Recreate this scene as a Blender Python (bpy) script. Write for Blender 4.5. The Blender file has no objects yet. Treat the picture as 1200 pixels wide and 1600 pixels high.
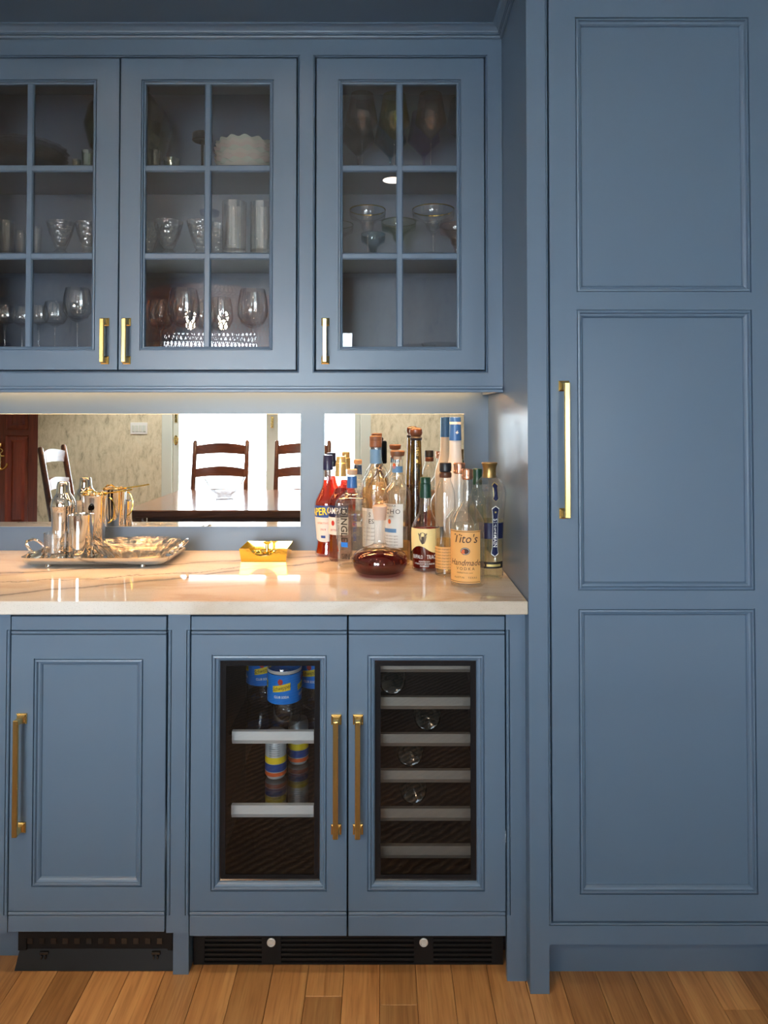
import bpy, bmesh, math, random
from mathutils import Vector, Matrix
random.seed(7)
C = bpy.context.scene.collection
S = bpy.context.scene

# ------------------------------------------------------------------ camera, world, exposure
F_PX, PITCH, CAM_Y, CAM_Z, AXIS_Y = 1111.0, math.radians(1.26), -1.71, 1.365, 625.6
cd = bpy.data.cameras.new('camera')
cd.sensor_width = 36.0
cd.lens = F_PX / 1600 * 36
cd.shift_y = -(800 - AXIS_Y) / 1600
cd.clip_start = 0.02
cam = bpy.data.objects.new('camera', cd)
C.objects.link(cam)
cam.location = (0, CAM_Y, CAM_Z)
cam.rotation_euler = (math.pi / 2 + PITCH, 0, 0)
S.camera = cam

w = bpy.data.worlds.new('overcast_sky')
S.world = w
w.use_nodes = True
bg = w.node_tree.nodes['Background']
bg.inputs[0].default_value = (0.78, 0.90, 1.0, 1)
bg.inputs[1].default_value = 20.0

S.view_settings.view_transform = 'Standard'
S.view_settings.look = 'None'
S.view_settings.gamma = 1.0
S.view_settings.use_curve_mapping = False
S.view_settings.exposure = 0.66
S.cycles.max_bounces = 14
S.cycles.transparent_max_bounces = 40
S.cycles.transmission_bounces = 12
S.cycles.caustics_refractive = False
S.cycles.sample_clamp_indirect = 6.0
S.cycles.use_denoising = True

WALL_Y, ROOM_L, ROOM_R, ROOM_B, CEIL = 0.648, -4.75, 2.5, -4.5, 2.72
# door and window openings of the room: (x0, x1, z0, z1) on the far wall; (y0, y1, z0, z1) on the side walls
FRENCH = [(-2.225, -1.180, 0.02, 2.27), (-1.180, -0.250, 0.02, 2.27)]
FAR_WINDOW = (1.32, 1.74, 0.55, 1.65)
def portal(loc, rot, sx, sy):
    l = bpy.data.lights.new('window_portal', 'AREA')
    l.shape = 'RECTANGLE'; l.size = sx; l.size_y = sy
    l.cycles.is_portal = True
    o = bpy.data.objects.new('window_portal', l); C.objects.link(o)
    o.location = loc; o.rotation_euler = rot
portal((-1.24, ROOM_B - 0.06, 1.14), (math.pi / 2, 0, 0), 1.98, 2.26)
portal((1.53, ROOM_B - 0.06, 1.10), (math.pi / 2, 0, 0), 0.42, 1.10)

# ------------------------------------------------------------------ measuring helpers
def ray(px, py):
    u = (px - 600) / F_PX; v = (AXIS_Y - py) / F_PX
    return u, math.cos(PITCH) - v * math.sin(PITCH), math.sin(PITCH) + v * math.cos(PITCH)
def W(px, py, Y):
    a, b, c = ray(px, py); t = (Y - CAM_Y) / b
    return a * t, CAM_Z + c * t
def WX(px, py, Y): return W(px, py, Y)[0]
def WZ(py, Y): return W(600, py, Y)[1]
def SC(Y): return (Y - CAM_Y) / F_PX

# ------------------------------------------------------------------ materials
def newmat(name):
    m = bpy.data.materials.new(name); m.use_nodes = True
    nt = m.node_tree; nt.nodes.clear()
    out = nt.nodes.new('ShaderNodeOutputMaterial')
    return m, nt, out
def lin(r, g, b):
    f = lambda c: (c / 255 / 12.92) if c <= 10 else ((c / 255 + 0.055) / 1.055) ** 2.4
    return (f(r), f(g), f(b), 1)
def principled(name, col, rough=0.5, metal=0.0, spec=0.5, coat=0.0, aniso=0.0):
    m, nt, out = newmat(name)
    p = nt.nodes.new('ShaderNodeBsdfPrincipled')
    p.inputs['Base Color'].default_value = col
    p.inputs['Roughness'].default_value = rough
    p.inputs['Metallic'].default_value = metal
    p.inputs['Specular IOR Level'].default_value = spec
    p.inputs['Coat Weight'].default_value = coat
    p.inputs['Anisotropic'].default_value = aniso
    nt.links.new(p.outputs[0], out.inputs[0])
    return m, nt, p
def N(nt, t, **kw):
    n = nt.nodes.new(t)
    for k, v in kw.items():
        if k.startswith('i_'): n.inputs[k[2:].replace('_', ' ')].default_value = v
        else: setattr(n, k, v)
    return n
def ramp(nt, stops, src=None):
    r = nt.nodes.new('ShaderNodeValToRGB')
    e = r.color_ramp.elements
    while len(e) < len(stops): e.new(0.5)
    for el, (p, c) in zip(e, stops):
        el.position = p; el.color = c
    if src is not None: nt.links.new(src, r.inputs[0])
    return r
def noise(nt, scale, detail=3, rough=0.5, vec=None, dist=0.0):
    n = N(nt, 'ShaderNodeTexNoise')
    n.inputs['Scale'].default_value = scale; n.inputs['Detail'].default_value = detail
    n.inputs['Roughness'].default_value = rough; n.inputs['Distortion'].default_value = dist
    if vec is not None: nt.links.new(vec, n.inputs['Vector'])
    return n
def mapping(nt, scale=(1, 1, 1), rot=(0, 0, 0), kind='Object'):
    tc = N(nt, 'ShaderNodeTexCoord'); mp = N(nt, 'ShaderNodeMapping')
    mp.inputs['Scale'].default_value = scale; mp.inputs['Rotation'].default_value = rot
    nt.links.new(tc.outputs[kind], mp.inputs[0])
    return mp
def bump(nt, p, h, strength=0.2, dist=0.002):
    b = N(nt, 'ShaderNodeBump'); b.inputs['Strength'].default_value = strength; b.inputs['Distance'].default_value = dist
    nt.links.new(h, b.inputs['Height']); nt.links.new(b.outputs[0], p.inputs['Normal'])
M = {}
def paint(name, col, rough):
    m, nt, p = principled(name, col, rough, 0, 0.6, 0.55)
    p.inputs['Coat Roughness'].default_value = 0.29
    n = noise(nt, 900, 2, 0.5, mapping(nt).outputs[0]); bump(nt, p, n.outputs[0], 0.04, 0.0004)
    return m
BLUE = lin(78, 101, 126)
M['blue'] = paint('blue_satin_paint', BLUE, 0.52)
M['blue_in'] = paint('blue_interior_shaded', lin(62, 78, 100), 0.5)  # cabinet blue darkened to put the shade of the interiors into the colour
M['brass'] = principled('satin_brass', (0.86, 0.60, 0.22, 1), 0.24, 1.0)[0]
M['gold'] = principled('polished_gold', (1.0, 0.70, 0.14, 1), 0.10, 1.0)[0]
M['chrome'] = principled('polished_steel', (0.86, 0.83, 0.80, 1), 0.05, 1.0)[0]
M['silver'] = principled('silver_plate', (0.80, 0.79, 0.77, 1), 0.12, 1.0)[0]
M['alu'] = principled('brushed_aluminium', (0.88, 0.91, 0.91, 1), 0.42, 0.45)[0]
M['mirror'] = principled('mirror_silvering', (0.93, 0.94, 0.93, 1), 0.0, 1.0)[0]
M['mirror_edge'] = principled('mirror_edge', (0.55, 0.62, 0.6, 1), 0.2)[0]
M['black'] = principled('black_plastic', (0.008, 0.008, 0.009, 1), 0.45, 0, 0.2)[0]
M['blackgloss'] = principled('black_gloss', (0.01, 0.01, 0.012, 1), 0.15)[0]
M['dark_void'] = principled('black_liner', (0.008, 0.008, 0.009, 1), 0.6)[0]
M['white'] = principled('white_paint', (0.62, 0.62, 0.60, 1), 0.5)[0]
M['trimgrey'] = principled('pale_grey_green_paint', lin(190, 196, 188), 0.45)[0]
M['porcelain'] = principled('ivory_porcelain', (0.72, 0.69, 0.64, 1), 0.25)[0]
M['darkwoodcap'] = principled('brown_stopper', (0.10, 0.035, 0.016, 1), 0.3)[0]
M['woodcap'] = principled('walnut_stopper', (0.16, 0.065, 0.03, 1), 0.45)[0]
M['cork'] = principled('pale_cork', (0.55, 0.36, 0.24, 1), 0.7)[0]
M['copper'] = principled('copper_cap', (0.90, 0.46, 0.30, 1), 0.22, 1.0)[0]
M['navy'] = principled('navy_foil', (0.010, 0.014, 0.06, 1), 0.3)[0]
M['palegold'] = principled('pale_gold_foil', (0.78, 0.58, 0.25, 1), 0.3, 0.8)[0]
M['bronze'] = principled('bronze_cap', (0.36, 0.24, 0.09, 1), 0.35, 0.9)[0]
M['greenfoil'] = principled('green_foil', (0.008, 0.05, 0.03, 1), 0.3)[0]
M['blackcap'] = principled('black_cap', (0.012, 0.013, 0.018, 1), 0.4)[0]
M['bluefoil'] = principled('blue_foil', (0.03, 0.12, 0.36, 1), 0.35)[0]
M['steelblue'] = principled('steel_blue_paper', lin(88, 130, 170), 0.5)[0]
M['paper'] = principled('white_paper', (0.72, 0.69, 0.63, 1), 0.55)[0]
M['cream'] = principled('cream_paper', lin(236, 214, 150), 0.55)[0]
M['tan'] = principled('tan_paper', lin(226, 166, 96), 0.55)[0]
M['ink'] = principled('dark_ink', (0.02, 0.014, 0.010, 1), 0.6)[0]
M['inkbrown'] = principled('brown_ink', lin(70, 36, 24), 0.6)[0]
M['inkwhite'] = principled('white_ink', (0.85, 0.85, 0.82, 1), 0.5)[0]
M['yellow'] = principled('yellow_ink', (0.90, 0.66, 0.02, 1), 0.5)[0]
M['redink'] = principled('red_ink', (0.45, 0.03, 0.02, 1), 0.5)[0]
M['orangeink'] = principled('orange_ink', lin(214, 96, 40), 0.5)[0]
M['goldink'] = principled('gold_ink', (0.72, 0.55, 0.20, 1), 0.4, 0.5)[0]
M['labelblue'] = principled('label_blue', lin(28, 70, 140), 0.45)[0]
M['sodablue'] = principled('soda_label_blue', (0.01, 0.20, 0.72, 1), 0.35)[0]
M['greyhide'] = principled('grey_brown_print', lin(128, 112, 92), 0.6)[0]
M['darkhide'] = principled('dark_brown_print', lin(70, 58, 46), 0.6)[0]

def thin_glass(name, tint=(1, 1, 1), edge=(0.75, 0.78, 0.8), r0=0.05, rough=0.0, bumpy=0.0, power=2.2, glosscol=(1, 1, 1), walls=1.0):
    """thin-walled glass: Schlick reflection over tinted transparency, longer path through the wall towards the rim"""
    m, nt, out = newmat(name)
    tint = tuple(t ** walls for t in tint); edge = tuple(t ** walls for t in edge)
    lw = N(nt, 'ShaderNodeLayerWeight'); lw.inputs['Blend'].default_value = 0.5
    p5 = N(nt, 'ShaderNodeMath', operation='POWER'); p5.inputs[1].default_value = 5
    nt.links.new(lw.outputs['Facing'], p5.inputs[0])
    ma = N(nt, 'ShaderNodeMath', operation='MULTIPLY_ADD'); ma.inputs[1].default_value = 1 - r0; ma.inputs[2].default_value = r0
    nt.links.new(p5.outputs[0], ma.inputs[0])
    pe = N(nt, 'ShaderNodeMath', operation='POWER'); pe.inputs[1].default_value = power
    nt.links.new(lw.outputs['Facing'], pe.inputs[0])
    mx = N(nt, 'ShaderNodeMix', data_type='RGBA')
    mx.inputs[6].default_value = (*tint, 1); mx.inputs[7].default_value = (*[t * e for t, e in zip(tint, edge)], 1)
    nt.links.new(pe.outputs[0], mx.inputs[0])
    tr = N(nt, 'ShaderNodeBsdfTransparent'); nt.links.new(mx.outputs[2], tr.inputs[0])
    gl = N(nt, 'ShaderNodeBsdfGlossy'); gl.inputs['Roughness'].default_value = rough; gl.inputs['Color'].default_value = (*glosscol, 1)
    if bumpy:
        v = N(nt, 'ShaderNodeTexVoronoi'); v.inputs['Scale'].default_value = bumpy
        nt.links.new(mapping(nt).outputs[0], v.inputs['Vector'])
        b = N(nt, 'ShaderNodeBump'); b.inputs['Strength'].default_value = 0.7; b.inputs['Distance'].default_value = 0.004
        nt.links.new(v.outputs[0], b.inputs['Height'])
        nt.links.new(b.outputs[0], gl.inputs['Normal'])
    ms = N(nt, 'ShaderNodeMixShader')
    nt.links.new(ma.outputs[0], ms.inputs[0]); nt.links.new(tr.outputs[0], ms.inputs[1]); nt.links.new(gl.outputs[0], ms.inputs[2])
    nt.links.new(ms.outputs[0], out.inputs[0])
    return m
M['pane'] = thin_glass('cabinet_pane_glass', (0.95, 0.96, 0.965), (0.9, 0.92, 0.92), 0.068)
M['window_glass'] = thin_glass('window_glass', (0.97, 0.98, 0.98), (0.9, 0.95, 0.93), 0.08)
M['fridge_glass'] = thin_glass('tinted_cooler_glass', (0.78, 0.80, 0.82), (0.8, 0.8, 0.8), 0.10)
M['glass'] = thin_glass('clear_glass', (0.985, 0.99, 0.99), (0.55, 0.57, 0.58), 0.07, power=4)
M['bottle'] = thin_glass('bottle_glass', (0.985, 0.99, 0.985), (0.42, 0.44, 0.42), 0.115, 0.01, power=5)
M['crystal'] = thin_glass('cut_crystal', (0.97, 0.97, 0.965), (0.5, 0.5, 0.5), 0.08, 0.02, bumpy=90, power=3)
M['crystal_fine'] = thin_glass('pressed_glass', (0.97, 0.97, 0.965), (0.5, 0.5, 0.5), 0.07, 0.02, bumpy=160, power=3)
M['crystal_bright'] = thin_glass('bright_cut_crystal', (0.95, 0.95, 0.945), (0.42, 0.42, 0.42), 0.13, 0.015, bumpy=75, power=2.5)
M['glass_bright'] = thin_glass('heavy_clear_glass', (0.965, 0.97, 0.97), (0.34, 0.36, 0.37), 0.13, 0.0, power=3)
M['greenglass'] = thin_glass('green_glass', (0.35, 0.45, 0.22), (0.35, 0.4, 0.3), 0.08, walls=0.3)
M['palegreen'] = thin_glass('pale_green_glass', (0.62, 0.78, 0.62), (0.4, 0.5, 0.4), 0.08, walls=0.3)
M['amberglass'] = thin_glass('amber_lustre_glass', (0.78, 0.55, 0.42), (0.5, 0.4, 0.35), 0.08, walls=0.3)
M['yellowglass'] = thin_glass('yellow_lustre_glass', (0.85, 0.78, 0.25), (0.5, 0.5, 0.3), 0.10, walls=0.3)
M['purpleglass'] = thin_glass('purple_glass', (0.48, 0.40, 0.72), (0.5, 0.45, 0.6), 0.07, walls=0.3)
M['tealglass'] = thin_glass('teal_glass', (0.15, 0.48, 0.62), (0.4, 0.5, 0.55), 0.07, walls=0.3)
M['smokeglass'] = thin_glass('smoke_brown_glass', (0.42, 0.33, 0.28), (0.5, 0.45, 0.4), 0.07, walls=0.3)
M['rosyglass'] = thin_glass('rose_glass', (0.72, 0.45, 0.45), (0.5, 0.4, 0.4), 0.07, walls=0.3)
M['brownbottle'] = thin_glass('brown_bottle_glass', (0.55, 0.40, 0.10), (0.30, 0.22, 0.08), 0.07)
M['frost'] = None
def frosted(name, col):
    m, nt, out = newmat(name)
    tl = N(nt, 'ShaderNodeBsdfTranslucent'); tl.inputs[0].default_value = col
    df = N(nt, 'ShaderNodeBsdfPrincipled'); df.inputs['Base Color'].default_value = col; df.inputs['Roughness'].default_value = 0.35
    ms = N(nt, 'ShaderNodeMixShader'); ms.inputs[0].default_value = 0.65
    nt.links.new(tl.outputs[0], ms.inputs[1]); nt.links.new(df.outputs[0], ms.inputs[2]); nt.links.new(ms.outputs[0], out.inputs[0])
    return m
M['frost'] = frosted('frosted_glass', (0.78, 0.78, 0.76, 1))
M['plastic_clear'] = frosted('milky_stopper', (0.75, 0.60, 0.50, 1))
def liquid(name, tint, glow, f=0.35):
    """coloured drink: mostly see-through, with some light scattered inside it"""
    m, nt, out = newmat(name)
    tr = N(nt, 'ShaderNodeBsdfTransparent'); tr.inputs[0].default_value = (*tint, 1)
    tl = N(nt, 'ShaderNodeBsdfTranslucent'); tl.inputs[0].default_value = (*glow, 1)
    df = N(nt, 'ShaderNodeBsdfDiffuse'); df.inputs[0].default_value = (*glow, 1)
    a = N(nt, 'ShaderNodeMixShader'); a.inputs[0].default_value = 0.5
    nt.links.new(tl.outputs[0], a.inputs[1]); nt.links.new(df.outputs[0], a.inputs[2])
    ms = N(nt, 'ShaderNodeMixShader'); ms.inputs[0].default_value = f
    nt.links.new(tr.outputs[0], ms.inputs[1]); nt.links.new(a.outputs[0], ms.inputs[2])
    nt.links.new(ms.outputs[0], out.inputs[0])
    return m
M['aperitif'] = liquid('orange_red_aperitif', (0.85, 0.12, 0.03), (0.50, 0.04, 0.008), 0.4)
M['bitter'] = liquid('deep_red_bitter', (0.60, 0.04, 0.015), (0.26, 0.010, 0.005), 0.4)
M['port'] = liquid('dark_red_brown_spirit', (0.48, 0.06, 0.03), (0.11, 0.008, 0.004), 0.3)
M['bourbon'] = liquid('red_brown_bourbon', (0.50, 0.10, 0.03), (0.22, 0.02, 0.012), 0.55)
M['amber'] = liquid('pale_amber_spirit', (0.95, 0.84, 0.60), (0.72, 0.54, 0.30), 0.18)
M['water'] = liquid('clear_spirit', (0.95, 0.95, 0.93), (0.75, 0.72, 0.66), 0.08)
M['darkamber'] = liquid('dark_amber_spirit', (0.42, 0.20, 0.03), (0.20, 0.08, 0.01), 0.4)
M['palespirit'] = liquid('pale_green_spirit', (0.93, 0.95, 0.86), (0.55, 0.55, 0.40), 0.10)
def emit(name, col, s):
    m, nt, out = newmat(name)
    e = N(nt, 'ShaderNodeEmission'); e.inputs[0].default_value = (*col, 1); e.inputs[1].default_value = s
    nt.links.new(e.outputs[0], out.inputs[0]); return m
LED_STRENGTH, DOWNLIGHT, BULB, SPOT, LED_BEAM = 28.0, 20.0, 60.0, 6.0, 3.6
M['led'] = emit('warm_led', (1.0, 0.52, 0.20), LED_STRENGTH)
M['downlight'] = emit('downlight_lens', (1.0, 0.86, 0.70), DOWNLIGHT)
M['bulb'] = emit('lamp_bulb', (1.0, 0.80, 0.55), BULB)

def quartz():
    m, nt, p = principled('polished_veined_quartz', (0.8, 0.77, 0.72, 1), 0.06, 0, 0.5)
    tc = N(nt, 'ShaderNodeTexCoord'); sep = N(nt, 'ShaderNodeSeparateXYZ'); nt.links.new(tc.outputs['Object'], sep.inputs[0])
    mp = mapping(nt, (1.0, 3.4, 1.6), (0, 0, math.radians(-18)))
    n1 = noise(nt, 2.0, 5, 0.55, mp.outputs[0], 0.5)
    col = ramp(nt, [(0.34, lin(210, 208, 205)), (0.50, lin(205, 200, 193)), (0.60, lin(188, 177, 163)), (0.70, lin(205, 200, 193))], n1.outputs[0]).outputs[0]
    wob = noise(nt, 6.0, 5, 0.6, mapping(nt).outputs[0])
    # individual veins: lines y = a + b x in the slab's own plan, wandering with the noise
    for a_, b_, wdt, amp in ((-.164, .537, .010, .10), (.083, .284, .006, .09), (-.05, .33, .002, .16)):
        l1 = N(nt, 'ShaderNodeMath', operation='MULTIPLY_ADD'); l1.inputs[1].default_value = -b_; l1.inputs[2].default_value = -a_
        nt.links.new(sep.outputs[0], l1.inputs[0])
        l2 = N(nt, 'ShaderNodeMath', operation='ADD'); nt.links.new(l1.outputs[0], l2.inputs[0]); nt.links.new(sep.outputs[1], l2.inputs[1])
        l3 = N(nt, 'ShaderNodeMath', operation='MULTIPLY_ADD'); l3.inputs[1].default_value = amp; nt.links.new(wob.outputs[0], l3.inputs[0]); nt.links.new(l2.outputs[0], l3.inputs[2])
        l4 = N(nt, 'ShaderNodeMath', operation='SUBTRACT'); l4.inputs[1].default_value = amp * .5; nt.links.new(l3.outputs[0], l4.inputs[0])
        ab = N(nt, 'ShaderNodeMath', operation='ABSOLUTE'); nt.links.new(l4.outputs[0], ab.inputs[0])
        vr_ = ramp(nt, [(0.0, (.9, .9, .9, 1)), (wdt * .4, (.55, .55, .55, 1)), (wdt * 1.6, (.14, .14, .14, 1)), (wdt * 6, (0, 0, 0, 1))], ab.outputs[0])
        mx = N(nt, 'ShaderNodeMix', data_type='RGBA'); mx.inputs[7].default_value = lin(96, 100, 106)
        nt.links.new(vr_.outputs[0], mx.inputs[0]); nt.links.new(col, mx.inputs[6]); col = mx.outputs[2]
    sp = noise(nt, 420, 2, 0.5, mapping(nt).outputs[0])
    sr = ramp(nt, [(0.30, (0.82, 0.82, 0.82, 1)), (0.42, (1, 1, 1, 1))], sp.outputs[0])
    mm = N(nt, 'ShaderNodeMix', data_type='RGBA', blend_type='MULTIPLY'); mm.inputs[0].default_value = 1
    nt.links.new(col, mm.inputs[6]); nt.links.new(sr.outputs[0], mm.inputs[7])
    nt.links.new(mm.outputs[2], p.inputs['Base Color'])
    return m
M['quartz'] = quartz()
def oak(name, a, b, c, rough, along='y', scale=1.0):
    m, nt, p = principled(name, a, rough)
    tc = N(nt, 'ShaderNodeTexCoord'); oi = N(nt, 'ShaderNodeObjectInfo')
    mul = N(nt, 'ShaderNodeVectorMath', operation='SCALE'); mul.inputs[3].default_value = 37.0
    cx = N(nt, 'ShaderNodeCombineXYZ')
    for i in range(3): nt.links.new(oi.outputs['Random'], cx.inputs[i])
    nt.links.new(cx.outputs[0], mul.inputs[0])
    ad = N(nt, 'ShaderNodeVectorMath', operation='ADD'); nt.links.new(tc.outputs['Object'], ad.inputs[0]); nt.links.new(mul.outputs[0], ad.inputs[1])
    mp = N(nt, 'ShaderNodeMapping'); nt.links.new(ad.outputs[0], mp.inputs[0])
    mp.inputs['Scale'].default_value = {'y': (9, 0.7, 9), 'x': (0.7, 9, 9), 'z': (9, 9, 0.7)}[along]
    n1 = noise(nt, 2.2 * scale, 5, 0.6, mp.outputs[0], 1.6)
    wv = N(nt, 'ShaderNodeTexNoise'); wv.inputs['Scale'].default_value = 14 * scale; wv.inputs['Detail'].default_value = 3
    mp2 = N(nt, 'ShaderNodeMapping'); nt.links.new(ad.outputs[0], mp2.inputs[0])
    mp2.inputs['Scale'].default_value = {'y': (12, 0.5, 12), 'x': (0.5, 12, 12), 'z': (12, 12, 0.5)}[along]
    nt.links.new(mp2.outputs[0], wv.inputs['Vector'])
    r1 = ramp(nt, [(0.25, b), (0.5, a), (0.75, c)], n1.outputs[0])
    r2 = ramp(nt, [(0.34, (0.72, 0.68, 0.64, 1)), (0.52, (1, 1, 1, 1))], wv.outputs[0])
    mm = N(nt, 'ShaderNodeMix', data_type='RGBA', blend_type='MULTIPLY'); mm.inputs[0].default_value = 0.8
    nt.links.new(r1.outputs[0], mm.inputs[6]); nt.links.new(r2.outputs[0], mm.inputs[7])
    hs = N(nt, 'ShaderNodeHueSaturation'); nt.links.new(mm.outputs[2], hs.inputs['Color'])
    mr = N(nt, 'ShaderNodeMapRange'); mr.inputs[3].default_value = 0.66; mr.inputs[4].default_value = 1.25
    nt.links.new(oi.outputs['Random'], mr.inputs[0]); nt.links.new(mr.outputs[0], hs.inputs['Value'])
    nt.links.new(hs.outputs[0], p.inputs['Base Color'])
    bump(nt, p, wv.outputs[0], 0.08, 0.001)
    return m
M['oak'] = oak('oiled_oak', lin(190, 138, 86), lin(160, 110, 64), lin(206, 158, 102), 0.36)
M['darkwood'] = oak('dark_stained_wood', lin(92, 54, 36), lin(66, 36, 24), lin(112, 68, 44), 0.30, 'x')
M['tablewood'] = oak('varnished_table_wood', lin(104, 68, 46), lin(80, 48, 32), lin(124, 84, 58), 0.13, 'x')
M['mahogany'] = oak('red_brown_door_wood', lin(112, 44, 24), lin(84, 28, 16), lin(130, 58, 32), 0.35, 'z')
def wallpaper():
    m, nt, p = principled('mottled_plaster', lin(200, 190, 166), 0.7)
    n1 = noise(nt, 8, 8, 0.72, mapping(nt, (2.0, 2.0, 0.9), (0, math.radians(20), 0)).outputs[0], 0.4)
    r = ramp(nt, [(0.30, lin(120, 114, 98)), (0.42, lin(184, 174, 148)), (0.58, lin(206, 196, 170)), (0.72, lin(192, 188, 166))], n1.outputs[0])
    nt.links.new(r.outputs[0], p.inputs['Base Color'])
    return m
M['plaster'] = wallpaper()
def rugmat():
    m, nt, p = principled('braided_rug', lin(64, 46, 34), 0.9)
    wv = N(nt, 'ShaderNodeTexWave', wave_type='BANDS', bands_direction='DIAGONAL'); wv.inputs['Scale'].default_value = 16; wv.inputs['Distortion'].default_value = 3; wv.inputs['Detail'].default_value = 3
    nt.links.new(mapping(nt).outputs[0], wv.inputs['Vector'])
    n1 = noise(nt, 60, 3, 0.6, mapping(nt).outputs[0])
    ad = N(nt, 'ShaderNodeMath', operation='MULTIPLY'); nt.links.new(wv.outputs[1], ad.inputs[0]); nt.links.new(n1.outputs[0], ad.inputs[1])
    r = ramp(nt, [(0.1, lin(70, 54, 42)), (0.5, lin(128, 102, 80)), (0.8, lin(168, 138, 110))], ad.outputs[0])
    nt.links.new(r.outputs[0], p.inputs['Base Color']); bump(nt, p, ad.outputs[0], 0.8, 0.006)
    return m
M['rug'] = rugmat()
M['cane'] = principled('brown_cane', lin(204, 146, 92), 0.6)[0]
M['paving'] = principled('pale_paving', (0.55, 0.55, 0.52, 1), 0.8)[0]

# ------------------------------------------------------------------ mesh helpers
class MB:
    def __init__(s): s.v = []; s.f = []
    def add(s, vs, fs):
        b = len(s.v); s.v += [tuple(v) for v in vs]; s.f += [tuple(b + i for i in f) for f in fs]; return s
    def box(s, x0, x1, y0, y1, z0, z1):
        vs = [(x, y, z) for z in (z0, z1) for y in (y0, y1) for x in (x0, x1)]
        return s.add(vs, [(0, 2, 3, 1), (4, 5, 7, 6), (0, 1, 5, 4), (2, 6, 7, 3), (0, 4, 6, 2), (1, 3, 7, 5)])
    def cbox(s, x0, x1, y0, y1, z0, z1, c=0.002):
        """box with all edges chamfered by c"""
        bm = bmesh.new(); bmesh.ops.create_cube(bm, size=1)
        for v in bm.verts:
            v.co = ((x0 + x1) / 2 + v.co.x * (x1 - x0), (y0 + y1) / 2 + v.co.y * (y1 - y0), (z0 + z1) / 2 + v.co.z * (z1 - z0))
        bmesh.ops.bevel(bm, geom=bm.edges[:], offset=c, segments=1, affect='EDGES')
        bm.verts.index_update()
        s.add([v.co[:] for v in bm.verts], [[v.index for v in f.verts] for f in bm.faces]); bm.free(); return s
    def ring(s, x0, x1, z0, z1, prof, fill=False):
        """mitred rectangular moulding seen from -y; prof = [(inset, y)]"""
        vs = []
        for i, y in prof: vs += [(x0 + i, y, z0 + i), (x1 - i, y, z0 + i), (x1 - i, y, z1 - i), (x0 + i, y, z1 - i)]
        fs = []
        for k in range(len(prof) - 1):
            for j in range(4):
                a, b = 4 * k + j, 4 * k + (j + 1) % 4
                fs.append((a, b, b + 4, a + 4))
        if fill: fs.append(tuple(4 * (len(prof) - 1) + j for j in range(4)))
        return s.add(vs, fs)
    def lathe(s, prof, seg=32, c=(0, 0, 0), sx=1.0, sy=1.0, wob=None, axis='z'):
        n = len(prof); vs = []; fs = []
        for k in range(seg):
            a = 2 * math.pi * k / seg
            for r, z in prof:
                q = r * (wob(a, r, z) if wob else 1)
                p = (q * math.cos(a) * sx, q * math.sin(a) * sy, z)
                if axis == 'y': p = (p[0], p[2], p[1])
                vs.append((c[0] + p[0], c[1] + p[1], c[2] + p[2]))
        for k in range(seg):
            k2 = (k + 1) % seg
            for i in range(n - 1):
                if prof[i][0] < 1e-6 and prof[i + 1][0] < 1e-6: continue
                q = [k * n + i, k2 * n + i, k2 * n + i + 1, k * n + i + 1]
                if prof[i][0] < 1e-6: q = [k * n + i, k2 * n + i + 1, k * n + i + 1]
                elif prof[i + 1][0] < 1e-6: q = [k * n + i, k2 * n + i, k * n + i + 1]
                fs.append(q)
        return s.add(vs, fs)
    def tube(s, pts, r, seg=8, closed=False, cap=True, radii=None):
        pts = [Vector(p) for p in pts]; n = len(pts); rings = []
        up = None
        for i, p in enumerate(pts):
            a = pts[i - 1] if (i > 0 or closed) else p
            b = pts[(i + 1) % n] if (i < n - 1 or closed) else p
            t = (b - a).normalized()
            if up is None:
                up = t.orthogonal().normalized()
            else:
                up = (up - t * up.dot(t)); up = up.normalized() if up.length > 1e-6 else t.orthogonal().normalized()
            bi = t.cross(up)
            rr = radii[i] if radii else r
            rings.append([(p + (up * math.cos(2 * math.pi * k / seg) + bi * math.sin(2 * math.pi * k / seg)) * rr)[:] for k in range(seg)])
        vs = [v for rg in rings for v in rg]; fs = []
        for i in range(n if closed else n - 1):
            j = (i + 1) % n
            for k in range(seg):
                k2 = (k + 1) % seg
                fs.append((i * seg + k, i * seg + k2, j * seg + k2, j * seg + k))
        if cap and not closed: fs += [tuple(range(seg))[::-1], tuple((n - 1) * seg + k for k in range(seg))]
        return s.add(vs, fs)
    def loft(s, levels, close_bottom=True, close_top=False, corner=5):
        """stack of rounded rectangles: (cx, cy, hx, hy, radius, z)"""
        rings = []
        for cx, cy, hx, hy, rad, z in levels:
            rg = []
            for q, (sx, sy) in enumerate(((1, 1), (-1, 1), (-1, -1), (1, -1))):
                for k in range(corner + 1):
                    a = math.pi / 2 * (q + k / corner)
                    rg.append((cx + sx * (hx - rad) + rad * math.cos(a), cy + sy * (hy - rad) + rad * math.sin(a), z))
            rings.append(rg)
        n = len(rings[0]); fs = []
        for i in range(len(rings) - 1):
            for k in range(n):
                k2 = (k + 1) % n
                fs.append((i * n + k, i * n + k2, (i + 1) * n + k2, (i + 1) * n + k))
        if close_bottom: fs.append(tuple(range(n))[::-1])
        if close_top: fs.append(tuple((len(rings) - 1) * n + k for k in range(n)))
        return s.add([v for r in rings for v in r], fs)
    def poly(s, pts, y0, y1):
        """extruded outline in the xz plane"""
        n = len(pts)
        return s.add([(x, y0, z) for x, z in pts] + [(x, y1, z) for x, z in pts],
                     [tuple(range(n)), tuple(range(n, 2 * n))[::-1]] + [(i, (i + 1) % n, n + (i + 1) % n, n + i) for i in range(n)])
    def xf(s, mat):
        s.v = [(mat @ Vector(v))[:] for v in s.v]; return s

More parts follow.
